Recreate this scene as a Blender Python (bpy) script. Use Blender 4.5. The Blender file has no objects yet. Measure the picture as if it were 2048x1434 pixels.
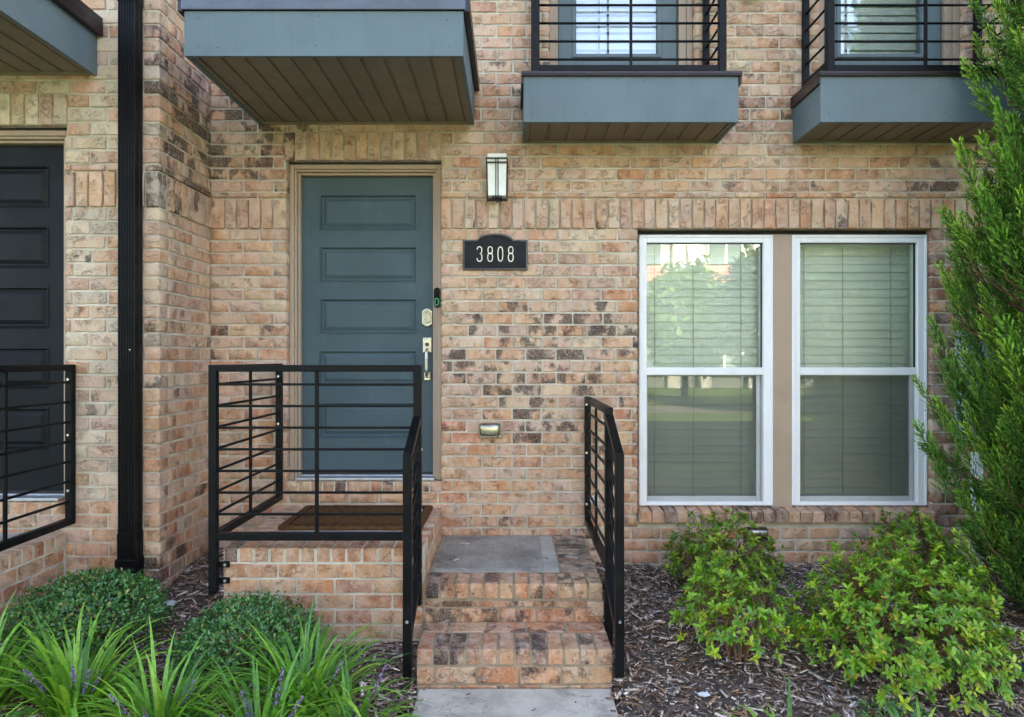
import bpy, bmesh, math, random
import numpy as np
from mathutils import Matrix, Vector, noise as mnoise

R = math.radians
rng = random.Random(11)
nrg = np.random.default_rng(5)
scene = bpy.context.scene
col = scene.collection

# ------------------------------------------------------------------ camera, sky, sun, exposure
EYE = Vector((0.0, -4.6, 1.6))
cam_d = bpy.data.cameras.new('camera')
cam_d.sensor_width = 36.0
cam_d.lens = 1352.4 / 2048 * 36.0
cam_d.clip_start = 0.05
cam_d.clip_end = 2000
cam = bpy.data.objects.new('camera', cam_d)
col.objects.link(cam)
cam.location = EYE
cam.rotation_euler = (R(90), 0, 0)
scene.camera = cam

SUN_EL, SUN_AZ = 40.0, 12.0            # the sun stands behind the house: the front is in open shade
world = bpy.data.worlds.new('World')
scene.world = world
world.use_nodes = True
wn = world.node_tree
sky = wn.nodes.new('ShaderNodeTexSky')
sky.sky_type = 'NISHITA'
sky.sun_disc = False
sky.sun_elevation = R(SUN_EL)
sky.sun_rotation = R(SUN_AZ)
sky.air_density = 0.7
sky.dust_density = 1.6
sky.ozone_density = 0.6
bg = wn.nodes['Background']
wn.links.new(sky.outputs[0], bg.inputs[0])
bg.inputs[1].default_value = 0.15
sun_d = bpy.data.lights.new('sun', 'SUN')
sun_d.energy = 4.0
sun_d.angle = R(0.5)
sun_d.color = (1.0, 0.95, 0.87)
sun = bpy.data.objects.new('sun', sun_d)
col.objects.link(sun)
sun.location = (0, 20, 20)
sd = Vector((math.sin(R(SUN_AZ)) * math.cos(R(SUN_EL)), math.cos(R(SUN_AZ)) * math.cos(R(SUN_EL)), math.sin(R(SUN_EL))))
sun.rotation_euler = sd.to_track_quat('Z', 'Y').to_euler()
vs = scene.view_settings
vs.view_transform = 'Standard'
vs.look = 'None'
vs.gamma = 1.0
vs.use_curve_mapping = False
vs.exposure = 3.3
vs.use_white_balance = True
vs.white_balance_temperature = 7800
vs.white_balance_tint = 12
scene.cycles.max_bounces = 8
scene.cycles.diffuse_bounces = 4
scene.cycles.transparent_max_bounces = 12
scene.cycles.use_denoising = True

# ------------------------------------------------------------------ helpers
def srgb(r, g, b):
    f = lambda c: ((c / 255 + .055) / 1.055) ** 2.4 if c > 10 else c / 255 / 12.92
    return (f(r), f(g), f(b))

def tag(o, label=None, cat=None, group=None, kind=None):
    if label: o['label'] = label
    if cat: o['category'] = cat
    if group: o['group'] = group
    if kind: o['kind'] = kind
    return o

def link(o, parent=None):
    col.objects.link(o)
    if parent is not None:
        o.parent = parent
        if parent.type == 'EMPTY' and parent.parent is None:
            o.matrix_parent_inverse = Matrix.Translation(-parent.location)
    return o

def empty(name, loc):
    o = bpy.data.objects.new(name, None)
    o.empty_display_size = .1
    o.location = loc
    col.objects.link(o)
    return o

class MB:
    def __init__(s): s.v = []; s.f = []; s.smooth = False
    def add(s, vs_, fs):
        n = len(s.v)
        s.v += [tuple(p) for p in vs_]
        s.f += [tuple(i + n for i in q) for q in fs]
        return s
    def box(s, x0, x1, y0, y1, z0, z1):
        if x0 > x1: x0, x1 = x1, x0
        if y0 > y1: y0, y1 = y1, y0
        if z0 > z1: z0, z1 = z1, z0
        return s.add([(x0,y0,z0),(x1,y0,z0),(x1,y1,z0),(x0,y1,z0),(x0,y0,z1),(x1,y0,z1),(x1,y1,z1),(x0,y1,z1)],
                     [(0,3,2,1),(4,5,6,7),(0,1,5,4),(1,2,6,5),(2,3,7,6),(3,0,4,7)])
    def bar(s, p, q, w, h, up=(0,0,1)):
        p, q = Vector(p), Vector(q)
        d = (q - p).normalized(); up = Vector(up)
        if abs(d.dot(up)) > .98: up = Vector((0,1,0))
        a = d.cross(up).normalized() * (w / 2); b = a.cross(d).normalized() * (h / 2)
        c = [p-a-b, p+a-b, p+a+b, p-a+b, q-a-b, q+a-b, q+a+b, q-a+b]
        return s.add(c, [(0,1,2,3),(7,6,5,4),(0,4,5,1),(1,5,6,2),(2,6,7,3),(3,7,4,0)])
    def tube(s, pts, rad, n=8, cap=True):
        pts = [Vector(p) for p in pts]
        if not hasattr(rad, '__len__'): rad = [rad] * len(pts)
        base = len(s.v); ref = Vector((0.31, 0.87, 0.38))
        for i, p in enumerate(pts):
            d = (pts[min(i+1, len(pts)-1)] - pts[max(i-1, 0)]).normalized()
            a = d.cross(ref).normalized(); b = d.cross(a)
            for k in range(n):
                t = 2 * math.pi * k / n
                s.v.append(tuple(p + (a * math.cos(t) + b * math.sin(t)) * rad[i]))
        for i in range(len(pts) - 1):
            for k in range(n):
                a0 = base + i * n + k; a1 = base + i * n + (k + 1) % n
                s.f.append((a0, a1, a1 + n, a0 + n))
        if cap:
            s.f.append(tuple(base + k for k in range(n))[::-1])
            s.f.append(tuple(base + (len(pts) - 1) * n + k for k in range(n)))
        return s
    def prism(s, poly, y0, y1):            # poly in (x, z), front y0 to back y1
        n = len(poly); b = len(s.v)
        s.v += [(x, y0, z) for x, z in poly] + [(x, y1, z) for x, z in poly]
        s.f.append(tuple(b + i for i in range(n)))
        s.f.append(tuple(b + n + i for i in range(n))[::-1])
        for i in range(n):
            j = (i + 1) % n
            s.f.append((b + i, b + n + i, b + n + j, b + j))
        return s
    def build(s, name, mat, parent=None, bevel=0, smooth=False, seg=2):
        me = bpy.data.meshes.new(name)
        me.from_pydata(s.v, [], s.f)
        bm = bmesh.new(); bm.from_mesh(me)
        bmesh.ops.recalc_face_normals(bm, faces=bm.faces)
        bm.to_mesh(me); bm.free()
        if smooth:
            me.polygons.foreach_set('use_smooth', [True] * len(me.polygons))
        me.materials.append(mat)
        o = bpy.data.objects.new(name, me)
        link(o, parent)
        if bevel:
            m = o.modifiers.new('bevel', 'BEVEL'); m.width = bevel; m.segments = seg; m.limit_method = 'ANGLE'
        return o

def B(*a): return MB().box(*a)

def merge(name, tv, tf, mats, cols, mat, parent=None, smooth=False):
    """one mesh out of many transformed copies of a template, colour per copy (or per copy and vertex)"""
    tv = np.asarray(tv, float); N = len(mats); n = len(tv)
    M = np.asarray(mats, float)
    V = np.einsum('nij,vj->nvi', M[:, :3, :3], tv) + M[:, None, :3, 3]
    me = bpy.data.meshes.new(name)
    lens = np.array([len(q) for q in tf]); flat = np.concatenate([np.array(q) for q in tf])
    loops = (flat[None, :] + (np.arange(N) * n)[:, None]).ravel()
    L = np.tile(lens, N)
    me.vertices.add(N * n); me.vertices.foreach_set('co', V.reshape(-1))
    me.loops.add(len(loops)); me.loops.foreach_set('vertex_index', loops.astype(np.int32))
    me.polygons.add(len(L))
    st = np.concatenate([[0], np.cumsum(L)[:-1]])
    me.polygons.foreach_set('loop_start', st.astype(np.int32))
    me.update(calc_edges=True)
    if smooth: me.polygons.foreach_set('use_smooth', np.ones(len(L), bool))
    a = me.attributes.new('col', 'FLOAT_COLOR', 'POINT')
    C = np.asarray(cols, float)
    if C.ndim == 2: C = np.repeat(C[:, None, :], n, axis=1)
    a.data.foreach_set('color', C.reshape(-1))
    me.materials.append(mat)
    o = bpy.data.objects.new(name, me)
    return link(o, parent)

# ------------------------------------------------------------------ materials
class NT:
    def __init__(s, name):
        s.m = bpy.data.materials.new(name); s.m.use_nodes = True
        s.t = s.m.node_tree; s.n = s.t.nodes; s.p = s.n['Principled BSDF']; s.o = s.n['Material Output']
    def new(s, k, **kw):
        x = s.n.new('ShaderNode' + k)
        for a, b in kw.items(): setattr(x, a, b)
        return x
    def li(s, a, b): s.t.links.new(a, b)
    def pos(s, scale):
        g = s.new('NewGeometry'); m = s.new('Mapping'); m.inputs['Scale'].default_value = scale
        s.li(g.outputs['Position'], m.inputs['Vector']); return m.outputs[0]
    def noise(s, vec, scale=1.0, detail=3, rough=.55, dist=0, w=None):
        x = s.new('TexNoise')
        if w is not None:
            x.noise_dimensions = '4D'; s.li(w, x.inputs['W'])
        x.inputs['Scale'].default_value = scale
        x.inputs['Detail'].default_value = detail; x.inputs['Roughness'].default_value = rough
        x.inputs['Distortion'].default_value = dist
        if vec is not None: s.li(vec, x.inputs['Vector'])
        return x.outputs['Fac']
    def ramp(s, v, a, b, ca=0.0, cb=1.0):
        x = s.new('MapRange'); x.interpolation_type = 'SMOOTHSTEP'
        for i, q in enumerate((a, b, ca, cb)): x.inputs[1 + i].default_value = q
        s.li(v, x.inputs[0]); return x.outputs[0]
    def math(s, op, a, b=None, c=None):
        x = s.new('Math', operation=op)
        for i, q in enumerate((a, b, c)):
            if q is None: continue
            if isinstance(q, (int, float)): x.inputs[i].default_value = q
            else: s.li(q, x.inputs[i])
        return x.outputs[0]
    def mix(s, f, a, b, mode='MIX'):
        x = s.new('Mix', data_type='RGBA', blend_type=mode)
        for i, q in ((0, f), (6, a), (7, b)):
            if isinstance(q, (int, float)): x.inputs[i].default_value = q
            elif isinstance(q, tuple): x.inputs[i].default_value = (*q[:3], 1)
            else: s.li(q, x.inputs[i])
        return x.outputs[2]
    def bump(s, h, strength=.3, dist=.01):
        x = s.new('Bump'); x.inputs['Strength'].default_value = strength; x.inputs['Distance'].default_value = dist
        s.li(h, x.inputs['Height']); s.li(x.outputs[0], s.p.inputs['Normal']); return x.outputs[0]

def paint(name, c, rough=.5, metal=0, var=.12, sc=6, bump=.05, bsc=180, spec=.5, dirt=None, dscale=(2.5, 2.5, 1.2)):
    k = NT(name)
    n1 = k.noise(k.pos((sc, sc, sc)), 1, 4)
    v = k.ramp(n1, .3, .7, 1 - var, 1 + var)
    cc = k.mix(1.0, (*c,), (1, 1, 1), 'MULTIPLY')
    x = k.new('VectorMath', operation='SCALE'); k.li(cc, x.inputs[0]); k.li(v, x.inputs['Scale'])
    out = x.outputs[0]
    if dirt:
        n3 = k.noise(k.pos(dscale), 3, 6, .65)
        out = k.mix(k.ramp(n3, .55, .75, 0, dirt[1]), out, dirt[0])
    k.li(out, k.p.inputs['Base Color'])
    r = k.ramp(k.noise(k.pos((9, 9, 9)), 1, 3), .3, .7, max(.02, rough - .08), min(1, rough + .08))
    k.li(r, k.p.inputs['Roughness'])
    k.p.inputs['Metallic'].default_value = metal
    k.p.inputs['Specular IOR Level'].default_value = spec
    if bump: k.bump(k.noise(k.pos((bsc, bsc, bsc)), 1, 3), bump, .004)
    return k.m

def brick_mat(name, obj_level):
    k = NT(name)
    if obj_level:
        a = k.new('ObjectInfo')
        base, al = a.outputs['Color'], a.outputs['Alpha']
    else:
        a = k.new('Attribute', attribute_name='col')
        base, al = a.outputs['Color'], a.outputs['Alpha']
    # every brick takes its own cut of the patterns
    sx = k.new('SeparateColor'); k.li(base, sx.inputs[0])
    W = k.math('ADD', k.math('MULTIPLY', al, 61.0), k.math('MULTIPLY', sx.outputs[1], 173.0))
    bl = k.noise(k.pos((13, 13, 9)), 1, 4, .65, w=W)
    c = k.mix(k.ramp(bl, .36, .64, 0, .75), base, k.mix(.6, base, srgb(230, 208, 184)))
    bl2 = k.noise(k.pos((15, 15, 11)), 1, 3, .6, w=W)
    c = k.mix(k.ramp(bl2, .50, .70, 0, .65), c, k.mix(.65, c, srgb(208, 140, 94)))
    bl3 = k.noise(k.pos((19, 19, 13)), 1.3, 3, .6, w=W)
    c = k.mix(k.ramp(bl3, .56, .74, 0, .28), c, k.mix(.6, c, srgb(146, 122, 108)))
    # dark flashing in soft patches
    fn = k.ramp(k.noise(k.pos((7.5, 7.5, 6)), 1, 6, .62, w=W), .30, .70)
    fl = k.ramp(k.math('ADD', fn, al), 1.08, 1.38, 0, .93)
    grit = k.ramp(k.noise(k.pos((110, 110, 90)), 1, 3, .6), .35, .65, .62, 1.0)
    c = k.mix(k.math('MULTIPLY', fl, grit), c, srgb(58, 52, 53))
    # creases and pits
    cr = k.noise(k.pos((24, 24, 42)), 1, 4, .65, 1.6, w=W)
    cr = k.math('ABSOLUTE', k.math('SUBTRACT', cr, .5))
    crm = k.ramp(cr, 0, .026, 1, 0)
    gate = k.ramp(k.noise(k.pos((13, 13, 13)), 1, 2, w=W), .48, .6, 0, 1)
    crm = k.math('MULTIPLY', crm, gate)
    c = k.mix(k.math('MULTIPLY', crm, .42), c, k.mix(.8, c, srgb(84, 52, 38)))
    sp = k.noise(k.pos((80, 80, 80)), 1, 4, .75)
    c = k.mix(k.ramp(sp, .54, .70, 0, .42), c, k.mix(.65, c, srgb(112, 84, 64)))
    c = k.mix(k.ramp(sp, .32, .47, .45, 0), c, srgb(232, 210, 186))
    # mortar smear
    sm = k.noise(k.pos((9, 9, 24)), 1, 6, .72)
    c = k.mix(k.ramp(sm, .57, .74, 0, .4), c, srgb(214, 202, 186))
    k.li(c, k.p.inputs['Base Color'])
    k.p.inputs['Roughness'].default_value = .9
    k.p.inputs['Specular IOR Level'].default_value = .25
    h = k.math('ADD', k.math('MULTIPLY', crm, -.5), k.noise(k.pos((75, 75, 75)), 1, 5, .7))
    k.bump(h, 1.0, .008)
    return k.m

def attr_leaf(name, obj_level, rough=.42, trans=.3, spec=.5):
    k = NT(name)
    if obj_level: base = k.new('ObjectInfo').outputs['Color']
    else: base = k.new('Attribute', attribute_name='col').outputs['Color']
    n = k.noise(k.pos((55, 55, 55)), 1, 2)
    x = k.new('VectorMath', operation='SCALE'); k.li(base, x.inputs[0]); k.li(k.ramp(n, .3, .7, .8, 1.2), x.inputs['Scale'])
    k.li(x.outputs[0], k.p.inputs['Base Color'])
    k.p.inputs['Roughness'].default_value = rough
    k.p.inputs['Specular IOR Level'].default_value = spec
    tr = k.new('BsdfTranslucent')
    t2 = k.mix(1.0, x.outputs[0], (1.5, 1.5, .6), 'MULTIPLY')
    k.li(t2, tr.inputs['Color'])
    mx = k.new('MixShader'); mx.inputs[0].default_value = trans
    k.li(k.p.outputs[0], mx.inputs[1]); k.li(tr.outputs[0], mx.inputs[2]); k.li(mx.outputs[0], k.o.inputs[0])
    return k.m

def attr_plain(name, rough=.85, spec=.2, vscale=(60, 60, 60), var=.25, bumpk=.3):
    k = NT(name)
    base = k.new('Attribute', attribute_name='col').outputs['Color']
    n = k.noise(k.pos(vscale), 1, 3)
    x = k.new('VectorMath', operation='SCALE'); k.li(base, x.inputs[0]); k.li(k.ramp(n, .3, .7, 1 - var, 1 + var), x.inputs['Scale'])
    k.li(x.outputs[0], k.p.inputs['Base Color'])
    k.p.inputs['Roughness'].default_value = rough; k.p.inputs['Specular IOR Level'].default_value = spec
    k.bump(k.noise(k.pos((160, 160, 160)), 1, 3), bumpk, .004)
    return k.m

def glass_mat(name, tint=(.965, .985, .965), refl=.065, wave=.006):
    k = NT(name)
    tr = k.new('BsdfTransparent'); tr.inputs[0].default_value = (*tint, 1)
    gl = k.new('BsdfGlossy'); gl.inputs['Roughness'].default_value = 0.0
    gl.inputs['Color'].default_value = (1, 1, 1, 1)
    b = k.new('Bump'); b.inputs['Strength'].default_value = wave; b.inputs['Distance'].default_value = .05
    k.li(k.noise(k.pos((3.5, 3.5, 2.0)), 1, 1), b.inputs['Height']); k.li(b.outputs[0], gl.inputs['Normal'])
    fr = k.new('Fresnel'); fr.inputs[0].default_value = 1.45
    f = k.math('ADD', fr.outputs[0], refl)
    mx = k.new('MixShader'); k.li(f, mx.inputs[0]); k.li(tr.outputs[0], mx.inputs[1]); k.li(gl.outputs[0], mx.inputs[2])
    k.li(mx.outputs[0], k.o.inputs[0])
    return k.m

def screen_mat(name):
    k = NT(name)
    tr = k.new('BsdfTransparent'); tr.inputs[0].default_value = (1, 1, 1, 1)
    d = k.new('BsdfDiffuse'); d.inputs[0].default_value = (.06, .065, .065, 1)
    mx = k.new('MixShader'); mx.inputs[0].default_value = .27
    k.li(tr.outputs[0], mx.inputs[1]); k.li(d.outputs[0], mx.inputs[2]); k.li(mx.outputs[0], k.o.inputs[0])
    return k.m

def concrete(name, c, lines=True):
    k = NT(name)
    n1 = k.noise(k.pos((4, 4, 4)), 1, 6, .65)
    n2 = k.noise(k.pos((300, 300, 300)), 1, 2)
    n4 = k.noise(k.pos((1.6, 1.6, 1.6)), 2, 5, .7)
    a = k.mix(k.ramp(n1, .35, .7), c, tuple(q * .62 for q in c))
    a = k.mix(k.ramp(n2, .5, .72, 0, .45), a, tuple(q * 1.35 for q in c))
    a = k.mix(k.ramp(n4, .5, .68, 0, .75), a, tuple(q * .42 for q in c))
    n5 = k.math('ABSOLUTE', k.math('SUBTRACT', k.noise(k.pos((2.2, 2.2, 2.2)), 1, 6, .6, .6), .5))
    a = k.mix(k.ramp(n5, 0, .006, .55, 0), a, tuple(q * .3 for q in c))
    n6 = k.noise(k.pos((38, 38, 38)), 1, 4, .7)
    a = k.mix(k.ramp(n6, .54, .72, 0, .5), a, tuple(q * .6 for q in c))
    h = n2
    if lines:
        n3 = k.noise(k.pos((170, 4, 4)), 1, 2)
        a = k.mix(k.ramp(n3, .5, .7, 0, .45), a, tuple(q * .55 for q in c))
        h = k.math('ADD', n2, n3)
    k.li(a, k.p.inputs['Base Color']); k.p.inputs['Roughness'].default_value = .92
    k.p.inputs['Specular IOR Level'].default_value = .2
    k.bump(h, .4, .003)
    return k.m

M = {}
M['brick_o'] = brick_mat('brick_object', True)
M['brick_s'] = brick_mat('brick_mass', False)
def mortar_mat():
    k = NT('mortar')
    n = k.noise(k.pos((5, 5, 5)), 1, 5, .6)
    c = k.mix(k.ramp(n, .35, .7), srgb(214, 204, 184), srgb(180, 170, 152))
    n2 = k.noise(k.pos((220, 220, 220)), 1, 3)
    c = k.mix(k.ramp(n2, .5, .75, 0, .4), c, srgb(140, 128, 110))
    k.li(c, k.p.inputs['Base Color']); k.p.inputs['Roughness'].default_value = .95
    k.p.inputs['Specular IOR Level'].default_value = .15
    k.bump(n2, .6, .004)
    return k.m
M['mortar'] = mortar_mat()
M['mortar_old'] = paint('weathered_mortar', srgb(152, 135, 112), .95, var=.25, sc=9, bump=.5, bsc=200, spec=.15, dirt=(srgb(96, 84, 70), .7))
M['teal'] = paint('teal_paint', srgb(71, 89, 94), .5, spec=.25, var=.07, sc=3, bump=.06, bsc=140, dirt=(srgb(96, 112, 116), .35))
M['fascia'] = paint('fascia_paint', srgb(101, 116, 120), .6, spec=.3, var=.06, sc=3, bump=.08, bsc=120, dirt=(srgb(72, 82, 84), .3), dscale=(5, 5, .5))
M['darkdoor'] = paint('dark_door_paint', srgb(25, 29, 31), .5, var=.1, sc=3, bump=.08, spec=.15)
M['trim'] = paint('tan_trim', srgb(172, 149, 128), .5, var=.05, sc=3, bump=.04, dirt=(srgb(150, 122, 96), .35))
M['soffit'] = paint('soffit_vinyl', srgb(126, 113, 96), .55, var=.07, sc=5, bump=.05)
M['soffit_vent'] = paint('soffit_vinyl_vented', srgb(122, 108, 92), .6, var=.1, sc=9, bump=.6, bsc=160)
M['brown'] = paint('brown_flashing', srgb(46, 36, 37), .35, var=.1, sc=5, bump=.03, metal=.3)
M['greymetal'] = paint('drip_edge', srgb(92, 94, 98), .4, var=.08, sc=5, bump=.03, metal=.5)
M['black'] = paint('black_rail', srgb(15, 16, 18), .42, var=.25, sc=9, bump=.08, bsc=90, spec=.16, dirt=(srgb(44, 37, 30), .5), dscale=(5, 5, 3))
M['pipe'] = paint('black_downspout', srgb(16, 15, 16), .45, var=.15, sc=4, bump=.04, spec=.16, dirt=(srgb(34, 31, 29), .4), dscale=(9, 9, 1))
M['white'] = paint('white_vinyl', srgb(236, 236, 234), .4, var=.03, sc=3, bump=.02, dirt=(srgb(208, 206, 200), .4))
M['sash_grey'] = paint('grey_screen_frame', srgb(172, 172, 168), .5, var=.08)
M['slat'] = paint('blind_slat', srgb(240, 246, 236), .6, var=.04, sc=4, bump=0)
M['slat_white'] = paint('white_slat', srgb(238, 238, 238), .6, var=.03, sc=4, bump=0)
M['cord'] = paint('blind_cord', srgb(170, 178, 166), .8, bump=0)
M['glass'] = glass_mat('window_glass')
M['glass_up'] = glass_mat('door_glass', tint=(.93, .96, .97), refl=.12)
M['screen'] = screen_mat('insect_screen')
M['interior'] = paint('dark_interior', (.03, .03, .03), .9, bump=0)
M['threshold'] = paint('aluminium_threshold', srgb(196, 196, 196), .4, metal=.7, var=.15, sc=14)
M['nickel'] = paint('satin_nickel', srgb(186, 184, 178), .3, metal=1, var=.08, sc=20, bump=.05)
M['chrome'] = paint('cast_chrome', srgb(160, 160, 152), .24, metal=1, var=.12, sc=30, bump=.06)
M['lampglass'] = paint('opal_glass', srgb(238, 238, 228), .3, var=.03, sc=6, bump=0, dirt=(srgb(206, 200, 184), .35))
M['bronze'] = paint('lamp_metal', srgb(48, 49, 52), .4, metal=.4, var=.12, sc=12)
M['plaque'] = paint('black_plaque', srgb(28, 29, 32), .5, var=.15, sc=14, bump=.25, bsc=260, spec=.2)
M['plaque_rim'] = paint('black_plaque_rim', srgb(30, 37, 46), .3, var=.1, sc=14, spec=.9)
M['digit'] = paint('cream_digit', srgb(246, 234, 212), .45, var=.03)
M['plastic'] = paint('black_gloss_plastic', srgb(9, 10, 11), .35, var=.05, bump=0, spec=.12)
M['plasticgrey'] = paint('grey_plastic', srgb(84, 82, 80), .4, var=.05, bump=0)
M['green_led'] = NT('green_led').m
_p = M['green_led'].node_tree.nodes['Principled BSDF']
_p.inputs['Base Color'].default_value = (.02, .2, .1, 1)
_p.inputs['Emission Color'].default_value = (.03, .5, .25, 1); _p.inputs['Emission Strength'].default_value = .12
M['concrete'] = concrete('broom_concrete', srgb(172, 162, 147))
M['concrete2'] = concrete('walk_concrete', srgb(198, 188, 172), False)
M['slab_edge'] = concrete('tooled_concrete', srgb(184, 177, 164), False)
M['mat'] = paint('coir_mat', srgb(98, 68, 42), .95, var=.3, sc=26, bump=1.0, bsc=300, spec=.1)
M['matline'] = paint('coir_mat_line', srgb(52, 34, 22), .95, var=.3, sc=26, bump=.6, bsc=300, spec=.1)
M['bolt'] = paint('zinc_bolt', srgb(220, 220, 220), .3, metal=.8, bump=0)
M['meter'] = paint('grey_enclosure', srgb(176, 186, 194), .45, var=.05, sc=4)
M['redlabel'] = paint('red_label', srgb(176, 24, 44), .5, bump=0)
M['leaf_o'] = attr_leaf('leaf_single', True)
M['leaf_s'] = attr_leaf('leaf_mass', False)
M['needle'] = attr_leaf('needle_mass', False, .6, .25, .3)
M['glossleaf'] = attr_leaf('box_leaf_mass', False, .33, .18, .6)
M['blade'] = attr_leaf('grass_blade', True, .38, .3)
M['petal'] = attr_plain('petal_mass', .7, .3)
M['bark'] = paint('twig_bark', srgb(112, 84, 62), .9, var=.3, sc=30, bump=.6, bsc=120, spec=.1)
M['bark_dark'] = paint('trunk_bark', srgb(84, 64, 50), .95, var=.3, sc=20, bump=.9, bsc=60, spec=.1)
M['chip'] = attr_plain('mulch_chip', .85, .25, (90, 90, 90), .35, .5)
def soil_mat():
    k = NT('mulch_soil')
    n = k.noise(k.pos((30, 30, 30)), 1, 6, .7)
    c = k.mix(k.ramp(n, .35, .7), srgb(84, 70, 60), srgb(138, 122, 110))
    k.li(c, k.p.inputs['Base Color']); k.p.inputs['Roughness'].default_value = .95
    k.p.inputs['Specular IOR Level'].default_value = .1
    k.bump(k.noise(k.pos((80, 80, 80)), 1, 5, .7), 1, .02)
    return k.m
M['soil'] = soil_mat()
M['lawn'] = paint('lawn', srgb(104, 128, 62), .9, var=.3, sc=3, bump=.5, bsc=30, spec=.1)
M['asphalt'] = paint('asphalt', srgb(70, 70, 70), .9, var=.15, sc=3, bump=.3, bsc=60)
M['pave'] = concrete('sidewalk_concrete', srgb(156, 150, 140), False)
M['bwhite'] = paint('white_siding', srgb(222, 222, 216), .7, var=.03, bump=0)
M['bred'] = paint('red_panel', srgb(168, 108, 100), .7, var=.06, bump=0)
M['bgrey'] = paint('grey_panel', srgb(150, 158, 156), .7, var=.05, bump=0)
M['bglass'] = paint('far_window_glass', srgb(70, 92, 96), .1, var=.1, bump=0, spec=.8)
M['fabric'] = paint('weed_fabric', srgb(44, 50, 60), .5, var=.2, sc=10, bump=.4, bsc=60)
M['paper'] = paint('white_scrap', srgb(206, 206, 206), .8, var=.05)
def far_brick():
    k = NT('brick_beyond')
    t = k.new('TexBrick'); g = k.new('NewGeometry'); s = k.new('SeparateXYZ'); cmb = k.new('CombineXYZ')
    k.li(g.outputs['Position'], s.inputs[0])
    k.li(k.math('ADD', s.outputs[0], s.outputs[1]), cmb.inputs[0]); k.li(s.outputs[2], cmb.inputs[1])
    k.li(cmb.outputs[0], t.inputs['Vector'])
    t.inputs['Scale'].default_value = 1; t.inputs['Brick Width'].default_value = .203
    t.inputs['Row Height'].default_value = .0813; t.inputs['Mortar Size'].default_value = .005
    t.inputs['Color1'].default_value = (*srgb(196, 160, 128), 1); t.inputs['Color2'].default_value = (*srgb(180, 132, 98), 1)
    t.inputs['Mortar'].default_value = (*srgb(196, 186, 168), 1)
    k.li(t.outputs[0], k.p.inputs['Base Color']); k.p.inputs['Roughness'].default_value = .9
    return k.m
M['farbrick'] = far_brick()

# ------------------------------------------------------------------ brick templates
BL, BD, BH = .193, .09, .071
def brick_template(seed):
    r = random.Random(seed); v = []; hx, hz = BL / 2, BH / 2
    c = .004
    out = [(-hx+c, -hz), (-hx*.3, -hz), (hx*.35, -hz), (hx-c, -hz), (hx, -hz+c), (hx, hz-c), (hx-c, hz), (hx*.2, hz), (-hx*.4, hz), (-hx+c, hz), (-hx, hz-c), (-hx, -hz+c)]
    ol = [(x + r.uniform(-.0022, .0016) * (1 if abs(x) > hx*.9 else 0), z + r.uniform(-.0022, .0016) * (1 if z > 0 else -1)) for x, z in out]
    ins = [(x * .968 + r.uniform(-.001, .001), z * .92 + r.uniform(-.001, .001)) for x, z in ol]
    n = len(ol)
    for x, z in ins: v.append((x, r.uniform(-.0012, .0014), z))
    for x, z in ol: v.append((x, .0035 + r.uniform(0, .0015), z))
    for x, z in ol: v.append((x, BD, z))
    f = [tuple(range(n))]
    for i in range(n):
        j = (i + 1) % n
        f.append((i, n + i, n + j, j)); f.append((n + i, 2*n + i, 2*n + j, n + j))
    return v, f
def block_template(seed):                     # bevelled block, all sides, origin at centre, size 1 x 1 x 1 of BL x BD x BH
    r = random.Random(seed); bm = bmesh.new()
    bmesh.ops.create_cube(bm, size=1)
    for q in bm.verts:
        q.co = Vector((q.co.x * BL, q.co.y * BD, q.co.z * BH))
    bmesh.ops.bevel(bm, geom=bm.edges[:], offset=.005, segments=1, affect='EDGES')
    for q in bm.verts: q.co += Vector((r.uniform(-.0012, .0012), r.uniform(-.0012, .0012), r.uniform(-.0012, .0012)))
    bmesh.ops.recalc_face_normals(bm, faces=bm.faces)
    v = [tuple(q.co) for q in bm.verts]; f = [tuple(w.index for w in q.verts) for q in bm.faces]
    bm.free(); return v, f
def tmesh(name, t, mat):
    me = bpy.data.meshes.new(name); me.from_pydata(t[0], [], t[1]); me.materials.append(mat); me.update(); return me
BT = [brick_template(i) for i in range(10)]
BTM = [tmesh('brick_shape', t, M['brick_o']) for t in BT]
KT = [block_template(50 + i) for i in range(6)]
KTM = [tmesh('block_shape', t, M['brick_o']) for t in KT]

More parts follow.
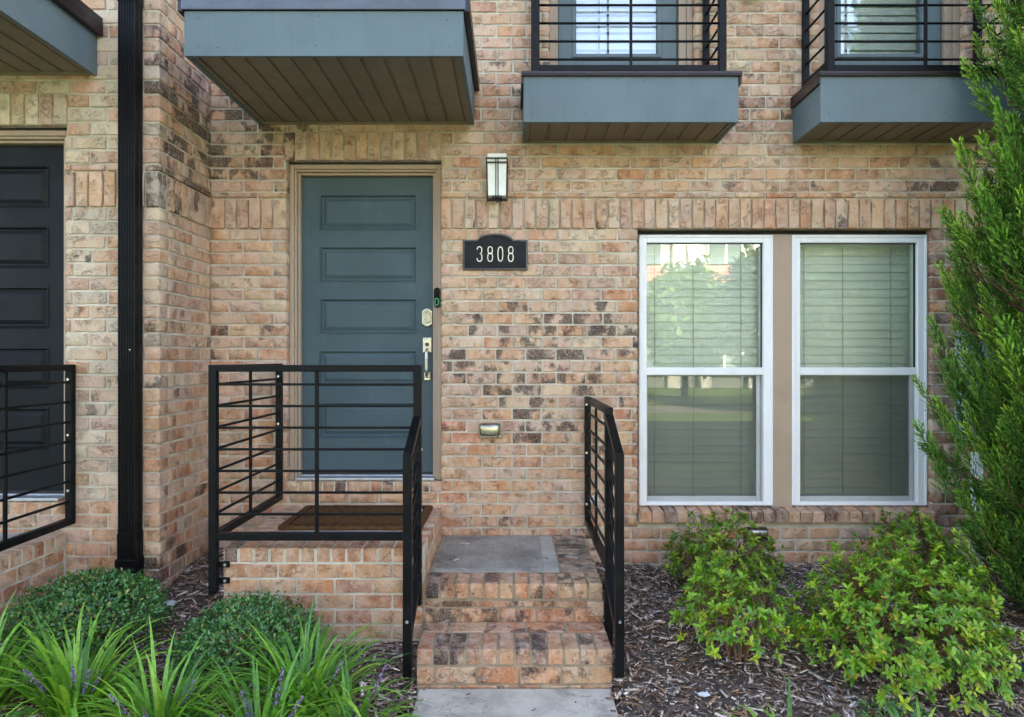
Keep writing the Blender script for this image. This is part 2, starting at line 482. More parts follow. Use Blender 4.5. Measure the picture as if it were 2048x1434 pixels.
PAL = [srgb(*c) for c in ((210, 170, 136), (208, 164, 136), (212, 178, 146), (208, 162, 128), (202, 154, 126), (210, 160, 122), (206, 148, 110), (200, 164, 140), (208, 168, 146), (214, 184, 154), (192, 150, 126))]
ORG = [srgb(*c) for c in ((208, 148, 106), (210, 156, 116), (204, 142, 102), (208, 166, 128), (196, 150, 118), (202, 132, 96))]
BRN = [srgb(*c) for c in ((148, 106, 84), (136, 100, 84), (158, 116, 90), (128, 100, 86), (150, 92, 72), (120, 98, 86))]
CRM = [srgb(*c) for c in ((212, 190, 162), (208, 182, 152), (204, 176, 150), (214, 196, 170), (200, 166, 142), (206, 158, 120), (190, 172, 150))]
DARK = [  # (x, y, z, rx, rz, strength): clusters of flashed bricks
    (.35, 0, 1.87, .75, .10, .95), (.62, 0, 1.76, .45, .10, .85), (.1, 0, 1.62, .8, .16, .72), (.0, 0, 1.42, .65, .12, .66), (.3, 0, 1.16, .7, .2, .66),
    (-1.9, 0, 3.1, .55, .45, .75), (-2.05, -.35, 3.0, .5, .55, .8), (1.3, 0, 2.78, .22, .05, .6), (2.5, 0, 2.78, .6, .05, .7),
    (.05, 0, 3.5, .3, .12, .7), (1.6, 0, 3.4, .2, .2, .4), (1.9, 0, 3.3, .25, .12, .5), (-1.8, 0, 1.75, .5, .1, .4), (-2.05, -.6, .3, .3, .3, .6),
    (-2.3, -.667, 1.7, .6, .5, .22), (3.2, 0, 1.6, .7, 1.0, .4), (.2, 0, .5, .9, .2, .25)]  # the wide cluster behind the conifer also holds some of its shade
def brick_color(p, r):
    x, y, z = p
    pal = PAL
    u = r.random()
    if y < -.66: pal = CRM if (z > .8 and u < .75) else (ORG if z < .7 and u < .6 else PAL)
    elif x > 2.8 and z < 2.5: pal = BRN if u < .8 else PAL  # browner beside the conifer: brick tone plus its shade put into the colour
    elif z < 1.25 and u < .6: pal = ORG
    elif z < 2.5 and u < .08: pal = ORG
    elif z > 2.48 and x > 1.5 and z < 2.72 and u < .5: pal = ORG
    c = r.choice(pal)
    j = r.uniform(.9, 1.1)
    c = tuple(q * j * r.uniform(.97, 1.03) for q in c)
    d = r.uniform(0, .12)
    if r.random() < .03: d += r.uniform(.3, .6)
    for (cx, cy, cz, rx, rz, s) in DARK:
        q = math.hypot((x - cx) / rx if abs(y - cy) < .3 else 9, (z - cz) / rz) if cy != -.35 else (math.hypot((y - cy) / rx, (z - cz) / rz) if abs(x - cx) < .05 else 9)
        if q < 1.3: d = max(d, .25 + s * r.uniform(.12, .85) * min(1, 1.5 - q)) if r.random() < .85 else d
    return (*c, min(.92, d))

class Laid:
    """collects bricks; the largest in view become objects of their own, the rest one mass"""
    def __init__(s): s.items = []
    def put(s, pos, rz, ln, dp, ht, soldier=False, block=False, rot=None, name='brick', colr=None, r=rng):
        Mx = Matrix.Translation(pos) @ (rot if rot is not None else Matrix.Rotation(rz, 4, 'Z'))
        if soldier: Mx = Mx @ Matrix.Rotation(R(90), 4, 'Y')
        Mx = Mx @ Matrix.Rotation(r.uniform(-.006, .006), 4, 'Y') @ Matrix.Diagonal((ln / BL, dp / BD, ht / BH, 1))
        s.items.append((Mx, colr or brick_color(tuple(pos), r), block, name, ln * ht))
    def flush(s, parent, limit=300, key=None):
        by = {}
        for it in s.items: by.setdefault(it[3], []).append(it)
        for name, its in by.items():
            its.sort(key=key or (lambda i: -i[4]))
            for k, (Mx, c, blk, nm, ar) in enumerate(its[:limit]):
                me = (KTM if blk else BTM)[k * 7 % (len(KTM) if blk else len(BTM))]
                o = bpy.data.objects.new(nm, me); o.matrix_basis = Mx; o.color = c
                col.objects.link(o); o.parent = parent
            rest = its[limit:]
            for blk in (False, True):
                q = [i for i in rest if i[2] == blk]
                if q:
                    T = KT if blk else BT
                    for vi in range(0, 1):
                        o = merge(nm + '_mass', T[vi][0], T[vi][1], [np.array(i[0]) for i in q], [i[1] for i in q], M['brick_s'], parent)
                        tag(o, kind='stuff')

ZB = 2.481                                      # underside of the soldier band
COURSES = []
z = ZB
while z > -.1:
    COURSES.append((z - .0813 + .006, z - .006, 's')); z -= .0813
COURSES.append((ZB + .003, ZB + .202, 'soldier'))
COURSES.append((ZB + .212, ZB + .246, 'thin'))
z = ZB + .251
while z < 4.45:
    COURSES.append((z + .006, z + .0813 - .006, 's')); z += .0813

def lay_wall(L, org, rz, u0, u1, holes, corner=None, soldiers=(), pitch=.203, zmax=4.4, zmin=-.1, seed=1, skip=None):
    """org: world position of u = 0; corner: 'end'/'start' alternates header bond there; holes: (u0,u1,z0,z1); soldiers: (u0,u1,z0,z1) lintels"""
    r = random.Random(seed)
    rm = Matrix.Rotation(rz, 3, 'Z')
    def place(a, b, z0, z1, proud=0.0, soldier=False):
        c = Vector(org) + rm @ Vector(((a + b) / 2, -proud - r.uniform(0, .0022), 0)); c.z = (z0 + z1) / 2
        if skip and skip(c): return
        if soldier: L.put(c, rz, z1 - z0, BD, b - a, True, name='soldier_brick', r=r)
        else: L.put(c, rz, b - a, BD, z1 - z0, r=r)
    for ci, (z0, z1, kd) in enumerate(sorted(COURSES)):
        if z1 > zmax or z0 < zmin: continue
        a0, a1 = u0, u1
        odd = ci % 2
        if corner == 'end' and odd and kd != 'soldier': a1 = u1 - .102
        if corner == 'start' and (not odd or kd == 'soldier'): a0 = u0 + .102
        cut = sorted([(h[0], h[1]) for h in list(holes) + list(soldiers) if h[2] < z1 - .012 and h[3] > z0 + .012])
        segs = []; x = a0
        for h0, h1 in cut:
            if h0 > x + .01: segs.append((x, min(h0, a1)))
            x = max(x, h1)
        if x < a1 - .01: segs.append((x, a1))
        pt = .0813 if kd == 'soldier' else pitch
        off = 0 if kd == 'soldier' else (pitch / 2 if odd else 0) + r.uniform(-.008, .008)
        for s0, s1 in segs:
            k = math.floor((s0 - off) / pt); edges = [s0]
            e = off + (k + 1) * pt
            while e < s1 - .035:
                if e > s0 + .035: edges.append(e + r.uniform(-.004, .004))
                e += pt
            edges.append(s1)
            for a, b in zip(edges[:-1], edges[1:]):
                g0 = 0 if a == s0 else .006; g1 = 0 if b == s1 else .006
                place(a + g0, b - g1, z0, z1, .012 if kd == 'soldier' else (.008 if kd == 'thin' else 0), kd == 'soldier')
    for (s0, s1, z0, z1) in soldiers:
        n = round((s1 - s0) / .0813)
        for i in range(n):
            a = s0 + (s1 - s0) * i / n; b = s0 + (s1 - s0) * (i + 1) / n
            place(a + .005, b - .005, z0 + .005, z1 - .005, .003, True)

def backing(name, parent, x0, x1, y0, y1, z0, z1, holes, mat):
    """mortar wall as boxes around rectangular holes (x and z)"""
    m = MB()
    xs = sorted({x0, x1, *[min(max(h[i], x0), x1) for h in holes for i in (0, 1)]})
    zs = sorted({z0, z1, *[min(max(h[i], z0), z1) for h in holes for i in (2, 3)]})
    for a, b in zip(xs[:-1], xs[1:]):
        run = None
        for c, d in zip(zs[:-1], zs[1:]):
            inside = any(h[0] <= (a+b)/2 <= h[1] and h[2] <= (c+d)/2 <= h[3] for h in holes)
            if not inside: run = (run[0], d) if run else (c, d)
            if inside or d == z1:
                if run: m.box(a, b, y0, y1, *run)
                run = None
    return m.build(name, mat, parent)

# ------------------------------------------------------------------ ground
def sst(a, b, x):
    t = np.clip((x - a) / (b - a), 0, 1); return t * t * (3 - 2 * t)
def gz(x, y):
    x = np.asarray(x, float); y = np.asarray(y, float)
    g = np.where(y > -1.7, .2 + .115 * y, .2 + .115 * -1.7)
    g = g + .10 * sst(-1.3, -2.0, x) * sst(-2.2, -1.0, y) - .05 * sst(-1.7, -2.6, y)
    return g + .012 * np.sin(x * 5.3 + y * 3.1) + .009 * np.sin(x * 9.7 - y * 7.3)
xs = np.linspace(-4.6, 5.0, 150); ys = np.linspace(.02, -2.6, 60)
gv = [(x, y, float(gz(x, y))) for y in ys for x in xs]
for k_, (x, y, zz) in enumerate(gv):
    if -.52 < x < .50 and y < -1.30: gv[k_] = (x, y, min(zz, -.02))
gf = [(i * 150 + j, (i + 1) * 150 + j, (i + 1) * 150 + j + 1, i * 150 + j + 1) for i in range(59) for j in range(149)]
tag(MB().add(gv, gf).build('mulch_bed', M['soil'], smooth=True), kind='structure')
tag(MB().add([(-300, -300, -.09), (300, -300, -.09), (300, 300, -.09), (-300, 300, -.09)], [(0, 1, 2, 3)]).build('ground', M['lawn']), kind='structure')
tag(B(-40, 40, -4.9, -2.6, -.12, -.03).build('sidewalk', M['pave']), kind='structure')
tag(B(-60, 60, -13.2, -6.2, -.12, -.07).build('road', M['asphalt']), kind='structure')
tag(B(-60, 60, -18.6, -16.2, -.12, -.06).build('far_sidewalk', M['pave']), kind='structure')
w = tag(empty('walkway', (0, -1.7, .02)), kind='structure')
B(-.446, .472, -2.6, -1.362, -.08, .021).build('slab', M['concrete2'], w, bevel=.006)
MB().box(-.446, .472, -1.4, -1.355, -.06, .012).build('joint_strip', M['soil'], w)

# ------------------------------------------------------------------ the two townhouses
house = tag(empty('townhouse', (.7, 0, 0)), 'tan brick townhouse with teal front door, double window and two small balconies', 'house')
DOOR = (-1.534, -.480, .765, 2.945)
WIN = (.855, 2.862, .50, ZB)
BD1 = (.255, 1.245, 3.36, 4.4); BD2 = (2.092, 3.082, 3.36, 4.4)
BAL1 = (.08, 1.39, 3.07, 3.36); BAL2 = (1.918, 3.228, 3.07, 3.36)
CAN = (-1.71, -.27, 3.23, 3.43)
mh = [DOOR, WIN, BD1, BD2]
e_ = .005
wall = backing('wall', house, -2.12, 4.3, .0062, .30, -.15, 4.4, [(h[0]-e_, h[1]+e_, h[2]-e_, h[3] + (e_ if h[3] < 4.3 else 0)) for h in mh], M['mortar'])
B(-2.05, 12, .006, .30, 4.4, 10.5).build('upper_wall', M['farbrick'], house)
B(4.3, 12, .006, .30, -.15, 4.4).build('side_wall', M['farbrick'], house)
B(-2.05, 12, .75, 9, -.15, 10.5).build('interior_core', M['interior'], house)
MB().box(-2.05, 12, .30, .75, 4.6, 10.5).box(-2.05, 12, .30, .75, -.15, .45).box(-2.05, .6, .3, .75, .45, 3.3).build('floor_core', M['interior'], house)
B(-2.3, 12.2, -.35, 9.3, 10.5, 10.75).build('roof', M['brown'], house)
L = Laid()
# rowlock under the threshold and sill are laid apart, so they count as holes for the courses
lay_wall(L, (0, 0, 0), 0, -2.05, 4.2, mh[:1] + [WIN] + [BD1, BD2, BAL1, BAL2, CAN, (-1.534, -.480, .684, .765)], soldiers=[(-1.556, -.48, 2.945, 3.143)], seed=3)
for i in range(13):
    a = -1.534 + i * 1.054 / 13
    L.put(Vector((a + .0405, .004, .725)), 0, .071, .09, .072, name='brick', r=rng, colr=(*rng.choice(ORG), .62 if i in (4, 8, 10, 11) else .05))
def wall_key(i):
    p = i[0].translation
    vis = (-.48 < p.x < .9 and p.z > .42) or (p.x < -1.55 and p.z > .6) or (p.z > 2.45 and p.x < 2.9)
    return (0 if vis else 1, -round(i[4], 3), abs(p.x - .2) + abs(p.z - 2) * .3)
L.flush(wall, 300, wall_key)

PY = -.667
left = tag(empty('townhouse', (-3.2, PY, 0)), 'projecting pale brick townhouse with dark front door, beside black downspout', 'house')
LDX = -2.117
LDOOR = (-3.651, -2.597, .765, 2.955)
LCAN = (-3.86, -2.425, 3.29, 3.5)
e_ = .005
lwall = backing('wall', left, -4.5, -2.0562, PY + .0062, PY + .30, -.15, 4.4, [(LDOOR[0]-e_, LDOOR[1]+e_, LDOOR[2]-e_, LDOOR[3]+e_)], M['mortar'])
MB().box(-2.2, -2.0562, PY + .30, 0, -.15, 4.4).build('return_wall', M['mortar'], left)
B(-4.5, -2.056, PY + .006, .0, 4.4, 10.5).build('upper_wall', M['farbrick'], left)
B(-12, -4.5, PY + .006, .0, -.15, 10.5).build('side_wall', M['farbrick'], left)
B(-12, -2.062, .0, 9, -.15, 10.5).build('interior_core', M['interior'], left)
B(-12.2, -1.9, PY - .35, 9.3, 10.52, 10.77).build('roof', M['brown'], left)
L = Laid()
lay_wall(L, (-2.05, PY, 0), 0, -2.3, 0, [tuple(h + (2.05 if i < 2 else 0) for i, h in enumerate(q)) for q in (LDOOR, LCAN, (LDOOR[0], LDOOR[1], .684, .765))], corner='end',
         soldiers=[(-3.655 + 2.05, -2.585 + 2.05, 2.955, 3.143)], seed=8)
lay_wall(L, (-2.05, PY, 0), R(90), 0, .666, [], corner='start', seed=9)
for i in range(13):
    a = LDOOR[0] + i * 1.054 / 13
    L.put(Vector((a + .0405, PY + .004, .725)), 0, .071, .09, .072, r=rng, colr=(*rng.choice(ORG), .05))
def lwall_key(i):
    p = i[0].translation
    vis = p.x > -3.6 and p.z < 4.1 and p.z > .1
    return (0 if vis else 1, -round(i[4], 3), -p.x)
L.flush(lwall, 300, lwall_key)

# ------------------------------------------------------------------ front doors
def front_door(parent, dx, dy, dz, top, leafmat, dark):
    X = lambda x: x + dx
    y = dy
    d = empty('door', (X(-1.0), y, .76)); d.parent = parent; d.matrix_parent_inverse = Matrix.Translation(-parent.location)
    def bld(m, n, mt, **k):
        o = m.build(n, mt, None, **k); o.parent = d; o.matrix_parent_inverse = Matrix.Translation(-d.location); return o
    x0, x1 = X(-1.534), X(-.480)
    zt = top
    # brickmould in three steps, the jamb behind it
    for nm, w0, w1, ya, yb in (('brickmould', .002, .034, .050, .115), ('brickmould', .034, .050, .062, .115), ('jamb', .050, .068, .085, .26)):
        m = MB()
        m.box(x0 + w0, x0 + w1, y + ya, y + yb, .765, zt - w0 - .008)
        m.box(x1 - w1, x1 - w0, y + ya, y + yb, .765, zt - w0 - .008)
        m.box(x0 + w1, x1 - w1, y + ya, y + yb, zt - w1 - .008, zt - w0 - .008)
        bld(m, nm, M['trim'], bevel=.004)
    bld(MB().box(x0, x1, y + .055, y + .3, zt - .008, zt + .03), 'head_shade_strip', M['interior'])  # dark strip painting the shadow between brick and door trim
    lx0, lx1, lz0, lz1 = x0 + .068, x1 - .068, .796, zt - .080
    lf = y + .125
    # leaf: stiles, rails and raised panels
    PX0, PX1 = lx0 + .125, lx1 - .117
    pz = [(lz1 - .122 - .3625 * k - .244, lz1 - .122 - .3625 * k) for k in range(5)]
    m = MB().box(lx0, PX0, lf, lf + .045, lz0, lz1).box(PX1, lx1, lf, lf + .045, lz0, lz1)
    zz = lz1
    for a, b in pz:
        m.box(PX0, PX1, lf, lf + .045, b, zz); zz = a
    m.box(PX0, PX1, lf, lf + .045, lz0, zz)
    m.box(PX0 - .02, PX1 + .02, lf + .018, lf + .044, lz0 + .05, lz1 - .05)
    bld(m, 'leaf', leafmat)
    for a, b in pz:
        m = MB()
        # sloped moulding down, field raised again
        def ring(i): return [(PX0 + i, a + i), (PX1 - i, a + i), (PX1 - i, b - i), (PX0 + i, b - i)]
        prof = [(-.004, -.003), (.006, -.006), (.014, .012), (.022, .013), (.046, .002)]
        vs_, fs = [], []
        for i, yy in prof: vs_ += [(x, lf + yy, zc) for x, zc in ring(i)]
        for k in range(len(prof) - 1):
            for q in range(4):
                fs.append((k*4+q, k*4+(q+1) % 4, k*4+4+(q+1) % 4, k*4+4+q))
        n = (len(prof) - 1) * 4
        fs.append((n, n+1, n+2, n+3))
        bld(m.add(vs_, fs), 'panel', leafmat)
    bld(MB().box(lx0 + .004, lx1 - .004, lf - .006, lf + .03, lz0 - .012, lz0 + .012), 'door_sweep', M['interior'])
    bld(MB().box(x0 + .052, x1 - .052, y + .012, y + .26, .766, .785).box(x0 + .07, x1 - .07, y + .10, y + .2, .784, .792), 'threshold', M['threshold'], bevel=.004)
    return d, lx0, lx1, lf
dr, lx0, lx1, lf = front_door(house, 0, 0, 0, 2.945, M['teal'], False)
tag(dr, 'teal five panel front door with satin nickel handle')
def on_door(m, n, mt, **k):
    o = m.build(n, mt, None, **k); o.parent = dr; o.matrix_parent_inverse = Matrix.Translation(-dr.location); return o
cx = lx1 - .043
s_ = 286.5
zof = lambda y: 1.6 - (y - 717) / s_
# keypad deadbolt with arched ends
def arch_poly(cx, w, z0, z1, a, n=9):
    p = [(cx - w, z0 + a), ]
    for i in range(n): t = i / (n - 1); p.append((cx - w * .72 + 1.44 * w * t, z0 + a * .55 - math.sin(math.pi * t) * a * .55))
    p += [(cx + w, z0 + a), (cx + w, z1 - a)]
    for i in range(n): t = i / (n - 1); p.append((cx + w * .72 - 1.44 * w * t, z1 - a * .55 + math.sin(math.pi * t) * a * .55))
    p += [(cx - w, z1 - a)]
    return p
on_door(MB().prism(arch_poly(cx, .036, zof(653), zof(617), .02), lf - .018, lf + .002), 'deadbolt', M['nickel'], bevel=.003)
on_door(MB().prism(arch_poly(cx, .028, zof(647), zof(621), .014), lf - .026, lf - .017), 'keypad', M['chrome'], bevel=.003)
m = MB().box(cx - .03, cx + .032, lf - .016, lf + .002, zof(705), zof(675))
on_door(m, 'latch_plate', M['nickel'], bevel=.004)
on_door(MB().tube([(cx, lf - .024, zof(689)), (cx, lf - .014, zof(689))], .013, 14), 'keyhole', M['bronze'])
m = MB()
pts = [(cx, lf - .012, zof(698)), (cx, lf - .05, zof(703)), (cx, lf - .058, zof(720)), (cx, lf - .056, zof(740)), (cx, lf - .044, zof(751)), (cx, lf - .01, zof(754))]
for a, b in zip(pts[:-1], pts[1:]): m.bar(a, b, .019, .015)
on_door(m, 'handle', M['nickel'], bevel=.003)
on_door(MB().box(cx - .022, cx + .022, lf - .014, lf + .002, zof(761), zof(744)), 'handle_foot', M['nickel'], bevel=.004)
d2, _, _, _ = front_door(left, LDX, PY, 0, 2.955, M['darkdoor'], True)
tag(d2, 'near black five panel front door')

# doorbell camera on the right casing
db = tag(empty('doorbell', (-.51, .05, 2.0)), 'small black video doorbell with green button on tan door casing', 'doorbell')
def pill(cx, w, z0, z1, n=8):
    p = []
    for i in range(n + 1): t = math.pi * i / n; p.append((cx + w * math.cos(t), z1 - w + w * math.sin(t)))
    for i in range(n + 1): t = math.pi + math.pi * i / n; p.append((cx + w * math.cos(t), z0 + w + w * math.sin(t)))
    return p
bz0, bz1, bx = 1.6 + 102 / 291, 1.6 + 141 / 291, -.513
MB().prism(pill(bx + .003, .022, bz0 - .002, bz1 + .002), .034, .052).build('housing', M['plasticgrey'], db, bevel=.002)
MB().prism(pill(bx - .002, .0195, bz0, bz1), .022, .036).build('face', M['plastic'], db, bevel=.002)
m = MB()
pa, pb = pill(bx - .002, .0125, bz0 + .012, bz0 + .062), pill(bx - .002, .0095, bz0 + .015, bz0 + .059)
vs_ = [(x, .0205, zc) for x, zc in pa] + [(x, .0205, zc) for x, zc in pb]; n = len(pa)
m.add(vs_, [(i, (i+1) % n, n + (i+1) % n, n + i) for i in range(n)]).build('button_ring', M['green_led'], db)
MB().tube([(bx - .002, .018, bz1 - .026), (bx - .002, .023, bz1 - .026)], .008, 14).build('lens', M['plastic'], db)

# ------------------------------------------------------------------ double window
wn_ = []
for wi, (wx0, wx1) in enumerate(((.872, 1.797), (1.928, 2.858))):
    W = empty('window', (wx0, .05, .58)); W.parent = house; W.matrix_parent_inverse = Matrix.Translation(-house.location)
    tag(W, 'white double hung window ' + ('beside the step railing' if wi == 0 else 'beside the conifer') + ' with closed blinds')
    def wb(m, n, mt, **k):
        o = m.build(n, mt, None, **k); o.parent = W; o.matrix_parent_inverse = Matrix.Translation(-W.location); return o
    z0, z1 = .588, 2.452
    fw = .055; zm = 1.512
    m = MB().box(wx0, wx0 + fw, .05, .16, z0, z1).box(wx1 - fw - .012, wx1, .05, .16, z0, z1)
    m.box(wx0 + fw, wx1 - fw - .012, .05, .16, z1 - fw, z1).box(wx0 + fw, wx1 - fw - .012, .052, .16, z0, z0 + .026)
    wb(m, 'frame', M['white'], bevel=.004)
    gx0, gx1 = wx0 + fw, wx1 - fw - .012
    # raised stop around the frame
    m = MB().box(wx0 + .006, wx0 + .02, .044, .052, z0 + .004, z1 - .004).box(wx1 - .02, wx1 - .006, .044, .052, z0 + .004, z1 - .004)
    m.box(wx0 + .02, wx1 - .02, .044, .052, z1 - .02, z1 - .006)
    wb(m, 'stop_bead', M['white'], bevel=.002)
    m = MB().box(gx0, gx0 + .004, .078, .10, zm, z1 - fw).box(gx1 - .004, gx1, .078, .10, zm, z1 - fw).box(gx0 + .004, gx1 - .004, .078, .10, z1 - fw - .004, z1 - fw)
    wb(m, 'gasket', M['interior'])
    wb(B(gx0 - .002, gx1 + .002, .058, .105, zm - .026, zm + .026), 'meeting_rail', M['white'], bevel=.004)
    wb(MB().box(gx0, gx1, .088, .092, zm, z1 - fw), 'upper_pane', M['glass'])
    wb(MB().box(gx0, gx1, .120, .124, z0 + .03, zm), 'lower_pane', M['glass'])
    sx1 = gx1 - .012
    m = MB().box(gx0, gx0 + .012, .082, .094, z0 + .026, zm - .026).box(sx1 - .026, sx1, .082, .094, z0 + .026, zm - .026)
    m.box(gx0 + .012, sx1 - .026, .082, .094, z0 + .026, z0 + .06).box(gx0 + .012, sx1 - .026, .082, .094, zm - .034, zm - .026)
    wb(m, 'screen_frame', M['sash_grey'], bevel=.003)
    wb(MB().box(gx0 + .012, sx1 - .026, .0875, .0885, z0 + .06, zm - .034), 'insect_screen', M['screen'])
    wb(MB().box(gx0 + .01, gx1, .126, .15, z0 + .026, z0 + .06), 'lower_sash', M['white'], bevel=.003)
    # blind
    pz_ = .0585; n = 31; r = random.Random(70 + wi)
    sv = MB()
    a = R(78); hw = .034
    vs_ = []
    for t, bow in ((-1, 0), (-.4, .0035), (.4, .0035), (1, 0)):
        yy = t * hw * math.cos(a) - bow; zc = t * hw * math.sin(a)
        vs_ += [(0, yy, zc), (1, yy, zc)]
    vs2 = vs_ + [(x, yy + .003, zc) for x, yy, zc in vs_]
    fs = [(0,1,3,2),(2,3,5,4),(4,5,7,6),(9,8,10,11),(11,10,12,13),(13,12,14,15),(0,8,9,1),(6,7,15,14),(0,2,10,8),(2,4,12,10),(4,6,14,12),(1,9,11,3),(3,11,13,5),(5,13,15,7)]
    me = bpy.data.meshes.new('blind_slat'); me.from_pydata(vs2, [], fs); me.materials.append(M['slat']); me.update()
    for i in range(n):
        o = bpy.data.objects.new('blind_slat', me)
        o.location = (wx0 + .03, .20 + r.uniform(-.001, .001), z1 - .09 - i * pz_)
        if o.location.z < z0 + .0: break
        o.scale = (wx1 - wx0 - .06, 1, 1); o.rotation_euler = (r.uniform(-.05, .05), r.uniform(-.0012, .0012), 0)
        col.objects.link(o); o.parent = W; o.matrix_parent_inverse = Matrix.Translation(-W.location)
    for t in (.10, .44, .86):
        xx = gx0 + (gx1 - gx0) * t
        wb(MB().tube([(xx, .182, z1 - .05), (xx + .003, .184, 1.5), (xx, .182, z0 + .03)], .0022, 5), 'blind_cord', M['cord'])
    wb(B(wx0 + .02, wx1 - .02, .17, .23, z1 - .06, z1), 'head_rail', M['slat'])
mp = B(1.797, 1.928, .056, .16, .575, 2.455).build('mullion_board', M['trim'], house, bevel=.003)
MB().box(.86, 2.86, .075, .2, 2.452, 2.478).build('head_gap_shade', M['interior'], house)  # dark strip standing in for the shadow in the gap above the frames
MB().box(.852, 2.866, .16, .30, .46, .588).build('sill_core', M['mortar'], house)
L = Laid()
n = 24
for i in range(n):                              # sloping rowlock sill
    a = .858 + (2.856 - .858) * (i + .5) / n
    rot = Matrix.Rotation(R(6), 4, 'X') @ Matrix.Rotation(R(90), 4, 'Z')
    L.put(Vector((a, .048, .540)), 0, .20, .072, .078, block=True, rot=rot, name='sill_brick',
          colr=(*rng.choice(ORG[:2] + PAL[3:5] + BRN[:3]), .75 if i in (8, 9, 10, 15) else rng.uniform(0, .3)))
sb = MB().box(.86, 2.856, -.03, .16, .49, .558).build('sill', M['mortar'], house)
L.flush(sb)

# ------------------------------------------------------------------ canopies and balconies
def fasc_nails(m, pts):
    for x, y, zc in pts: m.tube([(x, y - .001, zc), (x, y + .004, zc)], .0035, 6)
    return m
def canopy(parent, x0, x1, yw, z0, depth, label):
    c = empty('canopy', ((x0 + x1) / 2, yw, z0)); c.parent = parent; c.matrix_parent_inverse = Matrix.Translation(-parent.location); tag(c, label)
    def cb(m, n, mt, **k):
        o = m.build(n, mt, None, **k); o.parent = c; o.matrix_parent_inverse = Matrix.Translation(-c.location); return o
    yf = yw - depth; t = .022; zt = z0 + .2365
    cb(B(x0, x1, yf, yf + t, z0, zt), 'front_fascia', M['fascia'], bevel=.002)
    cb(B(x1 - t, x1 - .001, yf + t, yw + .004, z0, zt), 'side_fascia', M['fascia'], bevel=.002)
    cb(B(x0 + .001, x0 + t, yf + t, yw + .004, z0, zt), 'side_fascia', M['fascia'], bevel=.002)
    cb(fasc_nails(MB(), [(x0 + f * (x1 - x0), yf, z0 + h) for f, h in ((.05, .05), (.12, .045), (.47, .055), (.95, .05), (.05, .2), (.48, .21), (.94, .19))]), 'nail', M['interior'])
    cb(B(x0 + t, x1 - t, yf + t, yw, zt - .05, zt + .05), 'deck', M['brown'])
    cb(B(x0 - .012, x1 + .012, yf - .014, yf - .003, zt + .002, zt + .075), 'drip_edge', M['greymetal'], bevel=.003)
    m = MB().box(x0 - .02, x1 + .03, yf - .016, yw + .003, zt + .06, zt + .10)
    m.box(x1 + .003, x1 + .034, yf - .012, yw + .003, zt - .008, zt + .062).box(x0 - .03, x0 - .003, yf - .012, yw + .003, zt - .008, zt + .062)
    cb(m, 'roof_flashing', M['brown'], bevel=.003)
    # soffit: planks with dark grooves
    zc = z0 + .014; n = 11
    a0, a1 = x0 + t + .035, x1 - t - .035
    for i in range(n):
        p0 = a0 + (a1 - a0) * i / n; p1 = a0 + (a1 - a0) * (i + 1) / n
        cb(MB().box(p0 + .005, p1 - .011, yf + t + .012, yw - .018, zc, zc + .012), 'soffit_plank', M['soffit'], bevel=.003, seg=1)
    cb(B(x0 + t, x1 - t, yf + t, yw, zc + .009, zc + .02), 'soffit_backing', M['soffit'])
    m = MB().box(x0 + t, x1 - t, yw - .018, yw - .001, zc - .012, zc + .012)
    m.box(x0 + t + .002, x0 + t + .03, yf + t + .002, yw - .018, zc - .004, zc + .012).box(x1 - t - .03, x1 - t - .002, yf + t + .002, yw - .018, zc - .004, zc + .012)
    cb(m, 'soffit_channel', M['soffit'])
canopy(house, -1.722, -.255, 0, 3.189, 1.048, 'grey blue canopy over the teal door')
canopy(left, -3.878, -2.411, PY, 3.243, 1.048, 'grey blue canopy over the dark door')

